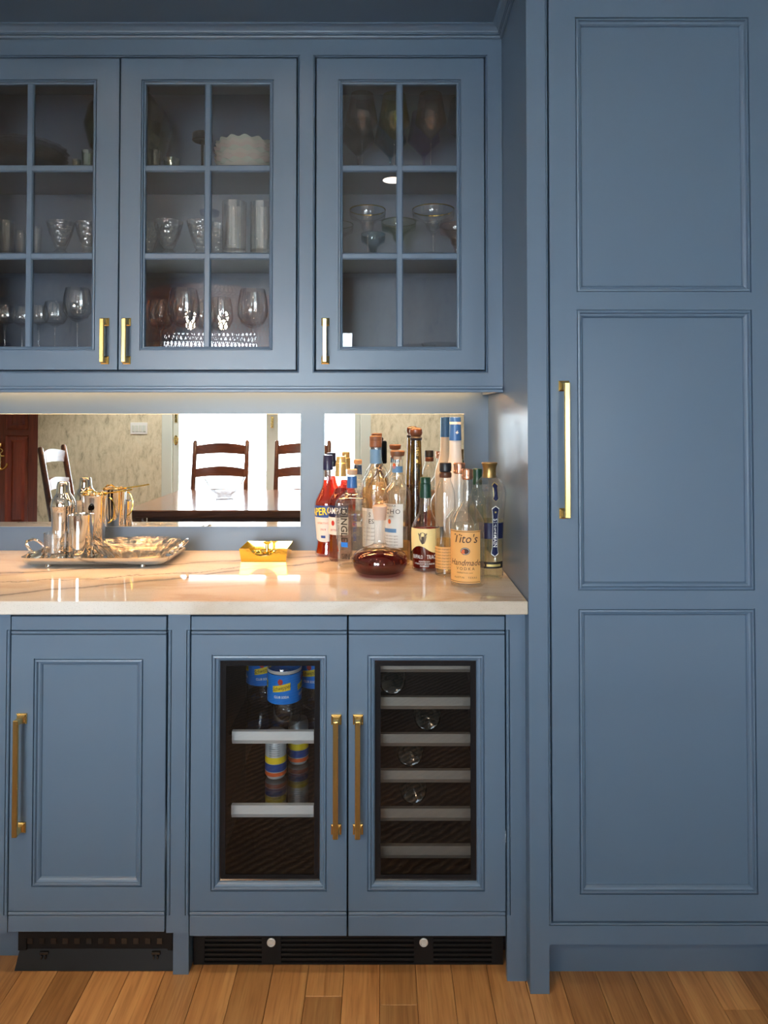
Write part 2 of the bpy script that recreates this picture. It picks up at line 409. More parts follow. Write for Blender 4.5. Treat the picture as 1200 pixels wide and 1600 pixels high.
ORG = {}
def origin_of(o):
    while o is not None:
        if o.name in ORG: return ORG[o.name]
        o = o.parent
    return Vector((0, 0, 0))
def obj(name, mb, mat, parent=None, smooth=False, local=False, at=None):
    """link one mesh object. Geometry is in world coordinates unless local; a part keeps its thing's origin"""
    me = bpy.data.meshes.new(name)
    off = Vector((0, 0, 0)) if local else (origin_of(parent) if parent is not None else Vector(at or (0, 0, 0)))
    me.from_pydata([(x - off.x, y - off.y, z - off.z) for x, y, z in mb.v], [], mb.f)
    me.materials.append(mat if not isinstance(mat, str) else M[mat])
    if smooth:
        me.polygons.foreach_set('use_smooth', [True] * len(me.polygons)); me.update()
        me.set_sharp_from_angle(angle=math.radians(smooth if smooth is not True else 38))
    o = bpy.data.objects.new(name, me); C.objects.link(o)
    if parent is not None: o.parent = parent
    elif not local: o.location = off
    return o
def tag(o, label=None, cat=None, group=None, kind=None):
    for k, v in (('label', label), ('category', cat), ('group', group), ('kind', kind)):
        if v: o[k] = v
    return o
def thing(name, label, cat, loc, group=None, rz=0):
    o = bpy.data.objects.new(name, None); C.objects.link(o)
    o.location = loc; o.rotation_euler = (0, 0, rz); o.empty_display_size = 0.05
    ORG[o.name] = Vector(loc)
    return tag(o, label, cat, group)
def struct(name, mb, mat, parent=None, **k):
    o = obj(name, mb, mat, parent, **k)
    o['kind'] = 'structure'; return o
def copy_thing(root, loc, label, group=None, rz=None, scale=None):
    r = root.copy(); C.objects.link(r); r.location = loc; r['label'] = label
    if group: r['group'] = group
    if rz is not None: r.rotation_euler = (0, 0, rz)
    if scale: r.scale = (scale,) * 3
    for ch in list(root.children):
        c = ch.copy(); C.objects.link(c); c.parent = r
        for g in list(ch.children):
            d = g.copy(); C.objects.link(d); d.parent = c
    return r
def text_mesh(body, size, offset=0.0, shear=0.0, align='CENTER', spacing=1.0):
    """(verts, faces) of flat lettering in xy, centred on x, baseline middle on y"""
    cu = bpy.data.curves.new('lettering', 'FONT'); cu.body = body; cu.size = size; cu.align_x = align; cu.align_y = 'CENTER'
    cu.resolution_u = 2; cu.offset = offset; cu.shear = shear; cu.space_character = spacing
    o = bpy.data.objects.new('lettering', cu); C.objects.link(o)
    bpy.context.view_layer.update()
    me = bpy.data.meshes.new_from_object(o.evaluated_get(bpy.context.evaluated_depsgraph_get()))
    vs = [v.co[:] for v in me.vertices]; fs = [tuple(p.vertices) for p in me.polygons]
    bpy.data.objects.remove(o); bpy.data.curves.remove(cu); bpy.data.meshes.remove(me)
    return vs, fs

# ------------------------------------------------------------------ the room
def wall_with_holes(name, axis, pos, thick, a0, a1, z0, z1, holes, mat):
    """wall slab across axis 'y' or 'x' at pos, spanning a0..a1, with rectangular holes (b0,b1,z0,z1)"""
    mb = MB(); cuts = sorted(holes); cur = a0
    def slab(p0, p1, q0, q1):
        if p1 - p0 < 1e-4 or q1 - q0 < 1e-4: return
        if axis == 'y': mb.box(p0, p1, min(pos, pos + thick), max(pos, pos + thick), q0, q1)
        else: mb.box(min(pos, pos + thick), max(pos, pos + thick), p0, p1, q0, q1)
    for b0, b1, h0, h1 in cuts:
        slab(cur, b0, z0, z1); slab(b0, b1, z0, h0); slab(b0, b1, h1, z1); cur = b1
    slab(cur, a1, z0, z1)
    return struct(name, mb, mat)
fl = struct('floor', MB().box(ROOM_L, ROOM_R, ROOM_B, WALL_Y, -0.06, -0.012), 'darkwood')
PW = 0.088
x = -1.55; row = 0
while x < 1.40:
    y = 0.14; first = True
    while y > -3.0:
        ln = random.uniform(.12, .62) if first and random.random() < .35 else random.uniform(.7, 1.7)
        first = False
        o = obj('plank', MB().cbox(x - PW / 2 + .0005, x + PW / 2 - .0005, y - ln + .0005, y, -.013, random.uniform(-.0004, 0), .0010), 'oak', fl)
        y -= ln
    x += PW; row += 1
struct('ceiling', MB().box(ROOM_L, ROOM_R, ROOM_B, WALL_Y, CEIL, CEIL + 0.08), 'white')
struct('wall_front', MB().box(ROOM_L, ROOM_R, WALL_Y, WALL_Y + 0.1, 0, CEIL), 'blue')
d1 = (-4.42, -3.645, 0.0, 2.08)
wall_with_holes('wall_back', 'y', ROOM_B, -0.12, ROOM_L, ROOM_R, 0, CEIL, [d1] + [(FRENCH[0][0], FRENCH[1][1], 0.0, 2.27), FAR_WINDOW], 'plaster')
wall_with_holes('wall_left', 'x', ROOM_L, -0.12, ROOM_B, WALL_Y, 0, CEIL, [], 'plaster')
wall_with_holes('wall_right', 'x', ROOM_R, 0.12, ROOM_B, WALL_Y, 0, CEIL, [], 'plaster')
struct('ground_outside', MB().box(-14, 12, -16, ROOM_B - 0.12, -0.14, -0.1), 'paving')

# french doors of the far wall, seen in the mirrors
for k, (x0, x1, z0, z1) in enumerate(FRENCH):
    y0 = ROOM_B - 0.055; st = 0.062
    dr = struct('door_%d' % (k + 2), MB().box(x0, x0 + st, y0, y0 + .045, z0, z1).box(x1 - st, x1, y0, y0 + .045, z0, z1)
                .box(x0 + st, x1 - st, y0, y0 + .045, z1 - .09, z1).box(x0 + st, x1 - st, y0, y0 + .045, z0, z0 + .14).box(x0 + st, x1 - st, y0, y0 + .045, .46, .56), 'trimgrey')
    obj('pane', MB().box(x0 + st, x1 - st, y0 + .02, y0 + .025, .56, z1 - .09), 'window_glass', dr)
    obj('panel', MB().ring(x0 + st, x1 - st, z0 + .14, .46, [(0, y0 + .045), (.012, y0 + .03), (.04, y0 + .022), (.07, y0 + .034)], True), 'trimgrey', dr)  # unseen solid lower panel, added to keep low daylight off the base cabinets
    if k == 0:
        hx = x0 + st * 0.5
        obj('handle_plate', MB().lathe([(0, 0), (.018, 0), (.022, .004), (.012, .008), (0, .009)], 20, (0, 0, 0), 1, 2.4)
            .xf(Matrix.Translation((hx, y0 + .045, 1.11)) @ Matrix.Rotation(-math.pi / 2, 4, 'X')), 'brass', dr, True)
        obj('lever', MB().tube([(hx, y0 + .05, 1.13), (hx, y0 + .09, 1.13), (hx + .01, y0 + .1, 1.13), (hx + .05, y0 + .1, 1.125)], .008), 'brass', dr, True)
    for zz in ((.4, 1.30, 2.0) if k == 1 else (1.36,)):
        obj('hinge', MB().cbox(x0 - .012 + (0 if k else .03), x0 + .014 + (0 if k else .03), y0 + .045, y0 + .056, zz - .06, zz + .06, .003), 'brass', dr)
def casing(name, x0, x1, z1, w_, y):
    mb = MB()
    for a, b, c, d in ((x0 - w_, x0, 0, z1 + w_), (x1, x1 + w_, 0, z1 + w_), (x0, x1, z1, z1 + w_)):
        mb.cbox(a, b, y, y + .022, c, d, .004)
    return struct(name, mb, 'trimgrey')
casing('trim_2', FRENCH[0][0], FRENCH[1][1], 2.27, 0.11, ROOM_B)
x0, x1, z0, z1 = FAR_WINDOW; ya, yb = ROOM_B - .075, ROOM_B - .03; xm = (x0 + x1) / 2; zm = (z0 + z1) / 2
wf = struct('window_1', MB().box(x0, x0 + .05, ya, yb, z0, z1).box(x1 - .05, x1, ya, yb, z0, z1).box(x0 + .05, x1 - .05, ya, yb, z0, z0 + .05)
            .box(x0 + .05, x1 - .05, ya, yb, z1 - .05, z1).box(x0 + .05, x1 - .05, ya, yb, zm - .02, zm + .02), 'trimgrey')
for p0, p1 in ((z0 + .05, zm - .02), (zm + .02, z1 - .05)):
    obj('pane', MB().box(x0 + .05, x1 - .05, (ya + yb) / 2 - .002, (ya + yb) / 2 + .002, p0, p1), 'window_glass', wf)
mb = MB()
for a, b, c, d in ((x0 - .09, x0, z0 - .09, z1 + .09), (x1, x1 + .09, z0 - .09, z1 + .09), (x0, x1, z1, z1 + .09), (x0, x1, z0 - .09, z0)):
    mb.cbox(a, b, ROOM_B, ROOM_B + .022, c, d, .004)
struct('trim_4', mb, 'trimgrey')
# brown panelled door with an anchor knocker
yd = ROOM_B - 0.05; x0, x1, z0, z1 = d1
xm = (x0 + x1) / 2
dm = MB().box(x0, x0 + .1, yd, yd + .045, 0, z1).box(x1 - .1, x1, yd, yd + .045, 0, z1).box(xm - .045, xm + .045, yd, yd + .045, 0, z1)
for a, b in ((0, .2), (1.16, 1.22), (z1 - .12, z1)):
    dm.box(x0 + .1, xm - .045, yd, yd + .045, a, b).box(xm + .045, x1 - .1, yd, yd + .045, a, b)
dd = struct('door_1', dm, 'mahogany')
for a, b in ((.2, 1.16), (1.22, z1 - .12)):
    for p0, p1 in ((x0 + .1, xm - .045), (xm + .045, x1 - .1)):
        obj('panel', MB().ring(p0, p1, a, b, [(0, yd + .045), (.012, yd + .03), (.05, yd + .022), (.075, yd + .034)], True), 'mahogany', dd)
obj('knob', MB().lathe([(0, 0), (.012, 0), (.012, .03), (.028, .04), (.03, .055), (.02, .068), (0, .07)], 20)
    .xf(Matrix.Translation((xm, yd + .045, 1.06)) @ Matrix.Rotation(-math.pi / 2, 4, 'X')), 'brass', dd, True)
an = MB().tube([(xm, yd + .06, 0.985), (xm, yd + .06, .80)], .012)
an.tube([(xm - .045, yd + .06, .945), (xm + .045, yd + .06, .945)], .009)
an.tube([(xm + .075 * math.sin(t), yd + .06, .875 - .075 * math.cos(t)) for t in [(-1.5 + 3.0 * i / 12) for i in range(13)]], .012)
an.tube([(xm + .022 * math.cos(t), yd + .06, 1.0 + .022 * math.sin(t)) for t in [2 * math.pi * i / 12 for i in range(12)]], .006, closed=True)
obj('anchor_knocker', an, 'brass', dd, True)
# light switch plate on the plaster wall
sx, sz = -2.58, 1.235
sw = thing('switch_plate', 'white four-gang light switch plate on the mottled plaster wall', 'light switch', (sx, ROOM_B + .004, sz))
obj('plate', MB().cbox(sx - .09, sx + .09, ROOM_B + .001, ROOM_B + .009, sz - .062, sz + .062, .003), 'white', sw)
for i in range(4):
    obj('rocker', MB().cbox(sx - .071 + i * .038, sx - .043 + i * .038, ROOM_B + .009, ROOM_B + .015, sz - .035, sz + .035, .002), 'trimgrey', sw)

# ------------------------------------------------------------------ cabinet joinery
def pmould(yf):
    return [(0, yf), (.0006, yf + .005), (.0028, yf + .005), (.0034, yf - .0008), (.0075, yf - .0016), (.0088, yf + .0006), (.0094, yf + .004),
            (.0135, yf + .005), (.0168, yf + .0078), (.0185, yf + .0115)]
def bead(x0, x1, z0, z1, yf):
    """small bead round an inset door opening"""
    b = .0065
    return MB().ring(x0 - b, x1 + b, z0 - b, z1 + b, [(0, yf), (.0004, yf + .0034), (.0016, yf + .0034), (.0020, yf), (.0035, yf - .0012), (.0052, yf + .0002), (.0065, yf + .0045), (.0065, yf + .022)])
def door_frame(x0, x1, z0, z1, yf, openings, thick=.022):
    """stiles and rails round a column of openings (all the same x range): one flush board"""
    o0, o1 = openings[0][0], openings[0][1]
    mb = MB().ring(x0, x1, z0, z1, [(0, yf + thick), (0, yf + .0012), (.0012, yf)])
    e = .0012
    zs = sorted((z0_, z1_) for _, _, z0_, z1_ in openings)
    def quad(a, b, c, d):
        mb.add([(a, yf, c), (b, yf, c), (b, yf, d), (a, yf, d)], [(0, 1, 2, 3)])
    quad(x0 + e, o0, z0 + e, z1 - e); quad(o1, x1 - e, z0 + e, z1 - e)
    cur = z0 + e
    for a, b in zs: quad(o0, o1, cur, a); cur = b
    quad(o0, o1, cur, z1 - e)
    return mb
def pull(parent, X, z1, z2, yf, st=.028, bw=.0125, ro=.024, name='handle'):
    """brass bar pull on two square pyramid rosettes"""
    mb = MB()
    for z in (z1, z2):
        lv = [(ro / 2, yf), (ro / 2, yf - .004), (ro / 2 - .003, yf - .0065), (.0062, yf - .011), (.0056, yf - st + .002)]
        vs = []
        for h, y in lv: vs += [(X - h, y, z - h), (X + h, y, z - h), (X + h, y, z + h), (X - h, y, z + h)]
        mb.add(vs, [(4 * k + j, 4 * k + (j + 1) % 4, 4 * k + 4 + (j + 1) % 4, 4 * k + 4 + j) for k in range(len(lv) - 1) for j in range(4)])
    zl, zh = min(z1, z2) - .0075, max(z1, z2) + .0075
    mb.cbox(X - bw / 2, X + bw / 2, yf - st - .0045, yf - st + .0045, zl, zh, .0016)
    return obj(name, mb, 'brass', parent)
def frame_boards(mb, boards, yf, thick=.02):
    for x0, x1, z0, z1 in boards: mb.box(x0, x1, yf, yf + thick, z0, z1)
    return mb

# --- tall pantry cabinet on the right
TX0, TX1 = 0.3456, 1.008
tall = thing('tall_cabinet', 'tall blue pantry cabinet with one three-panel door and long brass pull', 'cabinet', ((TX0 + TX1) / 2, 0.3, 0))
OX0, OX1, OZ0, OZ1 = .3975, .9555, .1652, 2.412
frame_boards(MB(), [], 0)
obj('face_frame', frame_boards(MB(), [(TX0, OX0 - .0065, 0, 2.500), (OX1 + .0065, TX1, 0, 2.500), (OX0 - .0065, OX1 + .0065, .1148, OZ0 - .0065), (OX0 - .0065, OX1 + .0065, OZ1 + .0065, 2.500)], 0), 'blue', tall)
obj('opening_bead', bead(OX0, OX1, OZ0, OZ1, 0), 'blue', tall)
obj('side_panel', MB().box(TX0, TX0 + .019, .0203, WALL_Y - .001, 0, 2.500), 'blue', tall)
obj('side_panel', MB().box(TX1 - .019, TX1, .0203, WALL_Y - .001, 0, 2.500), 'blue', tall)
obj('carcass', MB().box(TX0 + .0195, TX1 - .0195, .028, WALL_Y - .002, .115, 2.499), 'blue_in', tall)
obj('toe_kick', MB().box(TX0 + .0195, TX1 - .0195, .069, .085, 0, .1145), 'blue', tall)
dx0, dx1, dz0, dz1 = OX0 + .003, OX1 - .003, OZ0 + .003, OZ1 - .003
P3 = [(.4640, .8870, .2311, .9047), (.4640, .8870, .9480, 1.6213), (.4640, .8870, 1.6631, 2.3354)]
td = obj('door', door_frame(dx0, dx1, dz0, dz1, 0, P3), 'blue', tall)
for x0, x1, z0, z1 in P3:
    obj('panel_moulding', MB().ring(x0, x1, z0, z1, pmould(0)), 'blue', td)
    obj('panel', MB().box(x0 + .0185, x1 - .0185, .0115, .018, z0 + .0185, z1 - .0185), 'blue', td)
pull(td, .4322, 1.437, 1.1320, 0, st=.032, bw=.0135, ro=.025)

# --- glazed wall cabinet
UY = .347; UX0, UX1, UZ0, UZ1 = -1.395, .3445, 1.4336, 2.4675
wc = thing('wall_cabinet', 'long blue wall cabinet with three glazed doors over the counter', 'cabinet', (-.5, .5, UZ0))
LO = (-1.290, -.2520); RO = (-.2005, .2955); DZ = (1.4955, 2.4142); b = .0065
obj('face_frame', frame_boards(MB(), [(UX0, LO[0] - b, UZ0, UZ1), (LO[1] + b, RO[0] - b, UZ0, UZ1), (RO[1] + b, UX1, UZ0, UZ1)] +
    [(p0 - b, p1 + b, q0, q1) for p0, p1 in (LO, RO) for q0, q1 in ((UZ0, DZ[0] - b), (DZ[1] + b, UZ1))], UY), 'blue', wc)
for p0, p1 in (LO, RO): obj('opening_bead', bead(p0, p1, DZ[0], DZ[1], UY), 'blue', wc)
obj('light_rail', MB().cbox(UX0, UX1, UY - .007, UY, UZ0 - .0005, UZ0 + .0085, .0012).cbox(UX0, UX1, UY - .0045, UY, UZ0 + .0085, UZ0 + .0185, .002), 'blue', wc)
IB, IT, YB = 1.497, 2.4345, .635
obj('side_panel', MB().box(UX0, UX0 + .018, UY + .0205, WALL_Y - .001, UZ0, UZ1), 'blue', wc)
obj('side_panel', MB().box(UX1 - .018, UX1, UY + .0205, WALL_Y - .001, UZ0, UZ1), 'blue', wc)
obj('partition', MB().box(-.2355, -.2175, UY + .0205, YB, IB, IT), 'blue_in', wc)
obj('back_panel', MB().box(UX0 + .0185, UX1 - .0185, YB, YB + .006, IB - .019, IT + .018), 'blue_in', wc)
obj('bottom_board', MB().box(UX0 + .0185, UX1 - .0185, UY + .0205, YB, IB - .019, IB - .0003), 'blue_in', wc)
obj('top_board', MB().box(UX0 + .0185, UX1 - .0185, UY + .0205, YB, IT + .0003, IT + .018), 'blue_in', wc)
SH = (2.100, 1.8376)
for a, c in ((UX0 + .0185, -.236), (-.217, UX1 - .0185)):
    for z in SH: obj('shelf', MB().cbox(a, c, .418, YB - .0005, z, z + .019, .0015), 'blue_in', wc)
def glazed_door(x0, x1, gx0, gx1, mx, hx):
    z0, z1 = DZ[0] + .003, DZ[1] - .003
    op = (gx0 - .0125, gx1 + .0125, 1.5542, 2.3487)
    d = obj('door', door_frame(x0, x1, z0, z1, UY, [op]), 'blue', wc)
    obj('glazing_moulding', MB().ring(*op, [(0, UY), (.0006, UY + .004), (.0024, UY + .004), (.003, UY - .0006), (.0058, UY - .0012), (.0072, UY + .001), (.0078, UY + .004), (.0105, UY + .0045), (.0125, UY + .0065), (.0125, UY + .018)]), 'blue', d)
    g0, g1 = 1.5665, 2.3362
    mw, yf = .0098, UY + .0035
    hz = (1.8310, 2.0887)
    def bar(c, horizontal):
        p = [(q, y + (.0007 if horizontal else 0)) for q, y in [(-mw, yf + .0122), (-mw, yf + .0035), (-mw + .0022, yf + .0012), (-mw + .0034, yf), (mw - .0034, yf), (mw - .0022, yf + .0012), (mw, yf + .0035), (mw, yf + .0122)]]
        e0, e1 = (gx0, gx1) if horizontal else (g0, g1)
        vs = []
        for e in (e0, e1): vs += [((e, y, c + q) if horizontal else (c + q, y, e)) for q, y in p]
        n = len(p)
        return MB().add(vs, [(i, i + 1, n + i + 1, n + i) for i in range(n - 1)])
    obj('muntin', bar(mx, False), 'blue', d)
    for z in hz: obj('muntin', bar(z, True), 'blue', d)
    for a, c in ((gx0, mx - mw), (mx + mw, gx1)):
        for e, f in ((g0, hz[0] - mw), (hz[0] + mw, hz[1] - mw), (hz[1] + mw, g1)):
            obj('pane', MB().add([(a, UY + .0125, e), (c, UY + .0125, e), (c, UY + .0125, f), (a, UY + .0125, f)], [(0, 1, 2, 3)]), 'pane', d)
    pull(d, hx, 1.6375, 1.5265, UY, st=.026, bw=.0125, ro=.023)
    return d
glazed_door(-1.287, -.7728, -1.2145, WX(145.5, 335, UY + .01), WX(45.5, 335, UY + .004), WX(164.5, 530, UY))
glazed_door(-.7693, -.2552, WX(228, 335, UY + .01), WX(421.5, 335, UY + .01), WX(324, 335, UY + .004), WX(198.5, 530, UY))
glazed_door(-.1974, .2924, WX(535.5, 335, UY + .01), WX(713.5, 335, UY + .01), WX(624.5, 335, UY + .004), WX(508.5, 530, UY))
# crown moulding under the soffit, turning forward along the tall cabinet
cp = [(0, 2.4670), (-.004, 2.4672), (-.007, 2.4695), (-.008, 2.4735), (-.006, 2.4760), (-.010, 2.4765), (-.010, 2.4795), (-.0135, 2.4800), (-.0145, 2.4850), (-.020, 2.4920), (-.027, 2.4965), (-.031, 2.4972), (-.031, 2.5005)]
vs = []
for o_, z in cp: vs += [(UX0, UY + o_, z), (TX0 + o_ - .0006, UY + o_, z), (TX0 + o_ - .0006, -.0, z)]
n = len(cp)
struct('trim_1', MB().add(vs, [(3 * i + j, 3 * i + j + 1, 3 * i + j + 4, 3 * i + j + 3) for i in range(n - 1) for j in range(2)]), 'blue', smooth=25)
struct('trim_3', MB().box(-2.0, ROOM_R, -.001, WALL_Y, 2.5008, CEIL), 'blue')
# under-cabinet light strip
led = tag(obj('led_strip', MB().cbox(-1.33, .30, .596, .608, 1.4655, 1.4755, .001), 'led', at=(-.515, .602, 1.4655)), 'warm light strip fixed under the wall cabinet', 'light')
la = bpy.data.lights.new('led_beam', 'AREA'); la.shape = 'RECTANGLE'; la.size = 1.62; la.size_y = .012; la.energy = LED_BEAM; la.color = (1, .50, .18); la.spread = math.radians(110)
lo_ = bpy.data.objects.new('led_beam', la); C.objects.link(lo_); lo_.parent = led; lo_.location = (0, -.17, .004)

# --- mirrors on the backsplash
for nm, a, c, lab in (('wall_mirror', -1.395, -.2751, 'wide mirror panel behind the silver tray and gold napkin holder'), ('wall_mirror', -.1968, .2645, 'narrow mirror panel behind the liquor bottles')):
    z0, z1 = .9999, 1.3722
    t = thing(nm, lab, 'mirror', ((a + c) / 2, .645, z0))
    obj('mirror_glass', MB().add([(a + .001, .6425, z0 + .001), (c - .001, .6425, z0 + .001), (c - .001, .6425, z1 - .001), (a + .001, .6425, z1 - .001)], [(0, 1, 2, 3)]), 'mirror', t)
    obj('polished_edge', MB().ring(a, c, z0, z1, [(.001, .6425), (0, .6432), (0, WALL_Y)]), 'mirror_edge', t)

# --- countertop
CT, CB = .9215, .8895
cm = MB().cbox(-2.0, .3448, .0005, WALL_Y - .0005, CB, CT, .0022)
tag(obj('countertop', cm, 'quartz', at=(-.8, .3, CB)), 'polished pale stone countertop with dark veins', 'countertop')

# --- base cabinets
BY = .035
def lower_door(parent, x0, x1, z0, z1, op, hx, hz, glass=None):
    g0, g1 = (.1568, .1678), (.8320, .8428)
    mb = door_frame(x0, x1, g0[1], g1[0], BY, [op], .016)
    mb.cbox(x0, x1, BY, BY + .016, z0, g0[0], .0012).cbox(x0, x1, BY, BY + .016, g1[1], z1, .0012).box(x0, x1, BY + .0165, BY + .022, z0, op[2] - .002).box(x0, x1, BY + .0165, BY + .022, op[3] + .002, z1)
    d = obj('door', mb, 'blue', parent)
    obj('panel_moulding', MB().ring(*op, pmould(BY)), 'blue', d)
    for q0, q1 in (g0, g1):
        obj('bead_strip', MB().cbox(x0, x1, BY - .0012, BY + .016, q0 + .0018, q1 - .0018, .0016), 'blue', d)
    pull(d, hx, hz[0], hz[1], BY, st=.03, bw=.0125, ro=.0245)
    return d
def filler(parent, x0, x1, z0, edges):
    """flat stile with a small bead standing along the door side, a groove behind it"""
    y0, y1 = BY + .003, BY + .022; ed = dict((s_, x) for x, s_ in edges)
    a = x0 + (.0092 if 1 in ed else 0); c = x1 - (.0092 if -1 in ed else 0)
    mb = MB().box(a, c, y0, y1, z0, CB - .0006)
    for s_, x in ed.items():
        q = sorted((x, x + s_ * .0092))
        mb.box(q[0], q[1], y0, y1, z0, .1568).box(q[0], q[1], y0, y1, .8428, CB - .0006)
        q = sorted((x + s_ * .0004, x + s_ * .0076)); mb.cbox(q[0], q[1], y0 - .0015, y1, .1568, .8428, .0018)
    return obj('stile', mb, 'blue', parent)
bc = thing('base_cabinet', 'blue base cabinet cut off by the left edge of the picture', 'cabinet', (-1.35, .3, 0))
filler(bc, -.9395, -.9120, .1150, [(-.9120, -1)])
filler(bc, -2.0, -1.3230, .1150, [(-1.3230, 1)])
d0 = lower_door(bc, -1.3195, -.9425, .1190, .8767, (-1.262, -1.000, .2262, .7745), -.965, (.6309, .3698))
obj('panel', MB().box(-1.2435, -1.0185, BY + .0115, BY + .018, .2447, .756), 'blue', d0)
obj('carcass', MB().box(-1.999, -.9125, BY + .0225, WALL_Y - .002, .1140, CB - .001), 'blue_in', bc)
obj('toe_kick', MB().box(-1.999, -.9125, .120, .135, 0, .1135), 'blue', bc)
# the frame between and right of the two appliances
bf = thing('cabinet_frame', 'blue face frame and toe kick around the two undercounter appliances', 'cabinet', (-.35, .3, 0))
filler(bf, -.5270, -.4730, .1150, [(-.5270, 1), (-.4730, -1)])
filler(bf, .2975, .3450, 0, [(.2975, 1)])
obj('toe_kick', MB().box(-.9120, .2970, .120, .135, 0, .1140), 'blue', bf)
obj('toe_kick', MB().box(-.5160, -.4780, .0585, .1195, .0, .1140), 'blue', bf)
# panel-front appliance on the left
ice = thing('undercounter_appliance', 'panel-front undercounter appliance left of the glass-door cooler, black vent below', 'appliance', (-.72, .3, 0))
dl = lower_door(ice, -.9087, -.5305, .1190, .8767, (-.8528, -.5856, .2262, .7745), WX(34, 1200, BY), (.6309, .3698))
obj('panel', MB().box(-.8343, -.6041, BY + .0115, BY + .018, .2447, .756), 'blue', dl)
obj('body', MB().box(-.9085, -.5305, BY + .0225, .6, .1165, CB - .004), 'dark_void', ice)
gx0, gx1 = WX(30, 1470, .085), WX(270, 1470, .085)
obj('vent_panel', MB().box(gx0, gx1, .085, .1195, .042, .1160).box(gx0, gx1, .080, .085, .072, .112).box(gx0, gx0 + .02, .080, .085, .042, .072).box(gx1 - .012, gx1, .080, .085, .042, .072), 'black', ice)
for i in range(12):
    xx = gx0 + .03 + i * (gx1 - gx0 - .06) / 11
    obj('vent_slat', MB().cbox(xx - .009, xx + .005, .0815, .0835, .056, .071, .0006), 'blackgloss', ice)
fz0, fz1 = .0015, .0430
fm = MB(); xa, xb = WX(25, 1507, .076), WX(272, 1507, .076)
fm.add([(xa, .0680, fz0), (xb, .0680, fz0), (xb - .005, .0845, fz1), (xa + .005, .0845, fz1), (xa, .0720, fz0), (xb, .0720, fz0), (xb - .005, .0848, fz1 - .003), (xa + .005, .0848, fz1 - .003)],
       [(0, 1, 2, 3), (4, 7, 6, 5), (0, 4, 5, 1), (3, 2, 6, 7), (0, 3, 7, 4), (1, 5, 6, 2)])
flap = obj('vent_flap', fm, 'black', ice)
for px in (68, 243):
    xx = WX(px, 1490, .076)
    obj('hinge', MB().cbox(xx - .011, xx + .011, .0765, .0825, .033, .040, .001).cbox(xx - .007, xx - .003, .0735, .0795, .024, .033, .001).cbox(xx + .003, xx + .007, .0735, .0795, .024, .033, .001), 'blackgloss', flap)

# dual-zone drinks cooler
fr = thing('beverage_cooler', 'dual-zone drinks cooler with two glass doors framed in blue', 'wine cooler', (-.09, .3, 0))
CX0, CX1, CM = -.4705, .2945, -.088
fz = .1165
ca = MB()
for a, c, d, e, f, g in ((CX0, CX1, .58, .60, fz, .884), (CX0, CX0 + .03, .060, .58, fz, .884), (CX1 - .03, CX1, .060, .58, fz, .884), (CM - .02, CM + .02, .060, .58, fz, .884),
                         (CX0 + .03, CX1 - .03, .060, .58, fz, .16), (CX0 + .03, CX1 - .03, .060, .58, .880, .884)):
    ca.box(a, c, d, e, f, g)
obj('cabinet_liner', ca, 'dark_void', fr)
def cooler_door(x0, x1, op, g, hx):
    d = lower_door(fr, x0, x1, .1089, .8767, op, hx, (.6283, .3653))
    yy = BY + .0115
    obj('gasket', MB().ring(op[0] + .0185, op[1] - .0185, op[2] + .0185, op[3] - .0185, [(0, yy), (.003, yy + .002), (.0135, yy + .002)]), 'blackgloss', d)
    a, c = op[0] + .0215, op[1] - .0215
    obj('pane', MB().add([(a, yy + .0035, op[2] + .0215), (c, yy + .0035, op[2] + .0215), (c, yy + .0035, op[3] - .0215), (a, yy + .0035, op[3] - .0215)], [(0, 1, 2, 3)]), 'fridge_glass', d)
    return d
cooler_door(-.4699, -.0901, (-.4194, -.1383, .2155, .7838), None, WX(525.5, 1200, BY))
cooler_door(-.0862, .2944, (-.0404, .2439, .2155, .7838), None, WX(559.5, 1200, BY))
YS = .095
def strip(px0, px1, py0, py1, mat):
    z1, z0 = WZ(py0, YS), WZ(py1, YS); x0, x1 = WX(px0, 1200, YS), WX(px1, 1200, YS)
    zm = z0 + (z1 - z0) * .33
    sh = obj('shelf', MB().box(x0 - .01, x1 + .012, YS + .006, .5, z1 - .010, z1 - .006), 'fridge_glass' if mat == 'alu' else 'dark_void', fr)
    obj('shelf_front', MB().add([(x0, YS, z1), (x1, YS, z1), (x1, YS, zm), (x0, YS, zm), (x0, YS + .006, z0), (x1, YS + .006, z0), (x0, YS + .012, z1), (x1, YS + .012, z1)],
        [(0, 3, 2, 1), (3, 4, 5, 2), (0, 1, 7, 6), (6, 7, 5, 4)]), mat, sh)
    return z1
zs1 = strip(362, 490, 1143, 1163.5, 'alu'); zs2 = strip(361.5, 490, 1258.5, 1279, 'alu')
M['wineshelf'] = principled('dull_steel_strip', (0.50, 0.47, 0.42, 1), 0.35, 0.8)[0]
wz = [strip(590, 735, a, c, 'wineshelf') for a, c in ((1034, 1051.5), (1089.5, 1109.5), (1147, 1167.5), (1204, 1224.5), (1263.5, 1284.5), (1322, 1343))]
M['locksteel'] = principled('bright_lock_steel', (0.62, 0.61, 0.58, 1), 0.35, 0.3)[0]
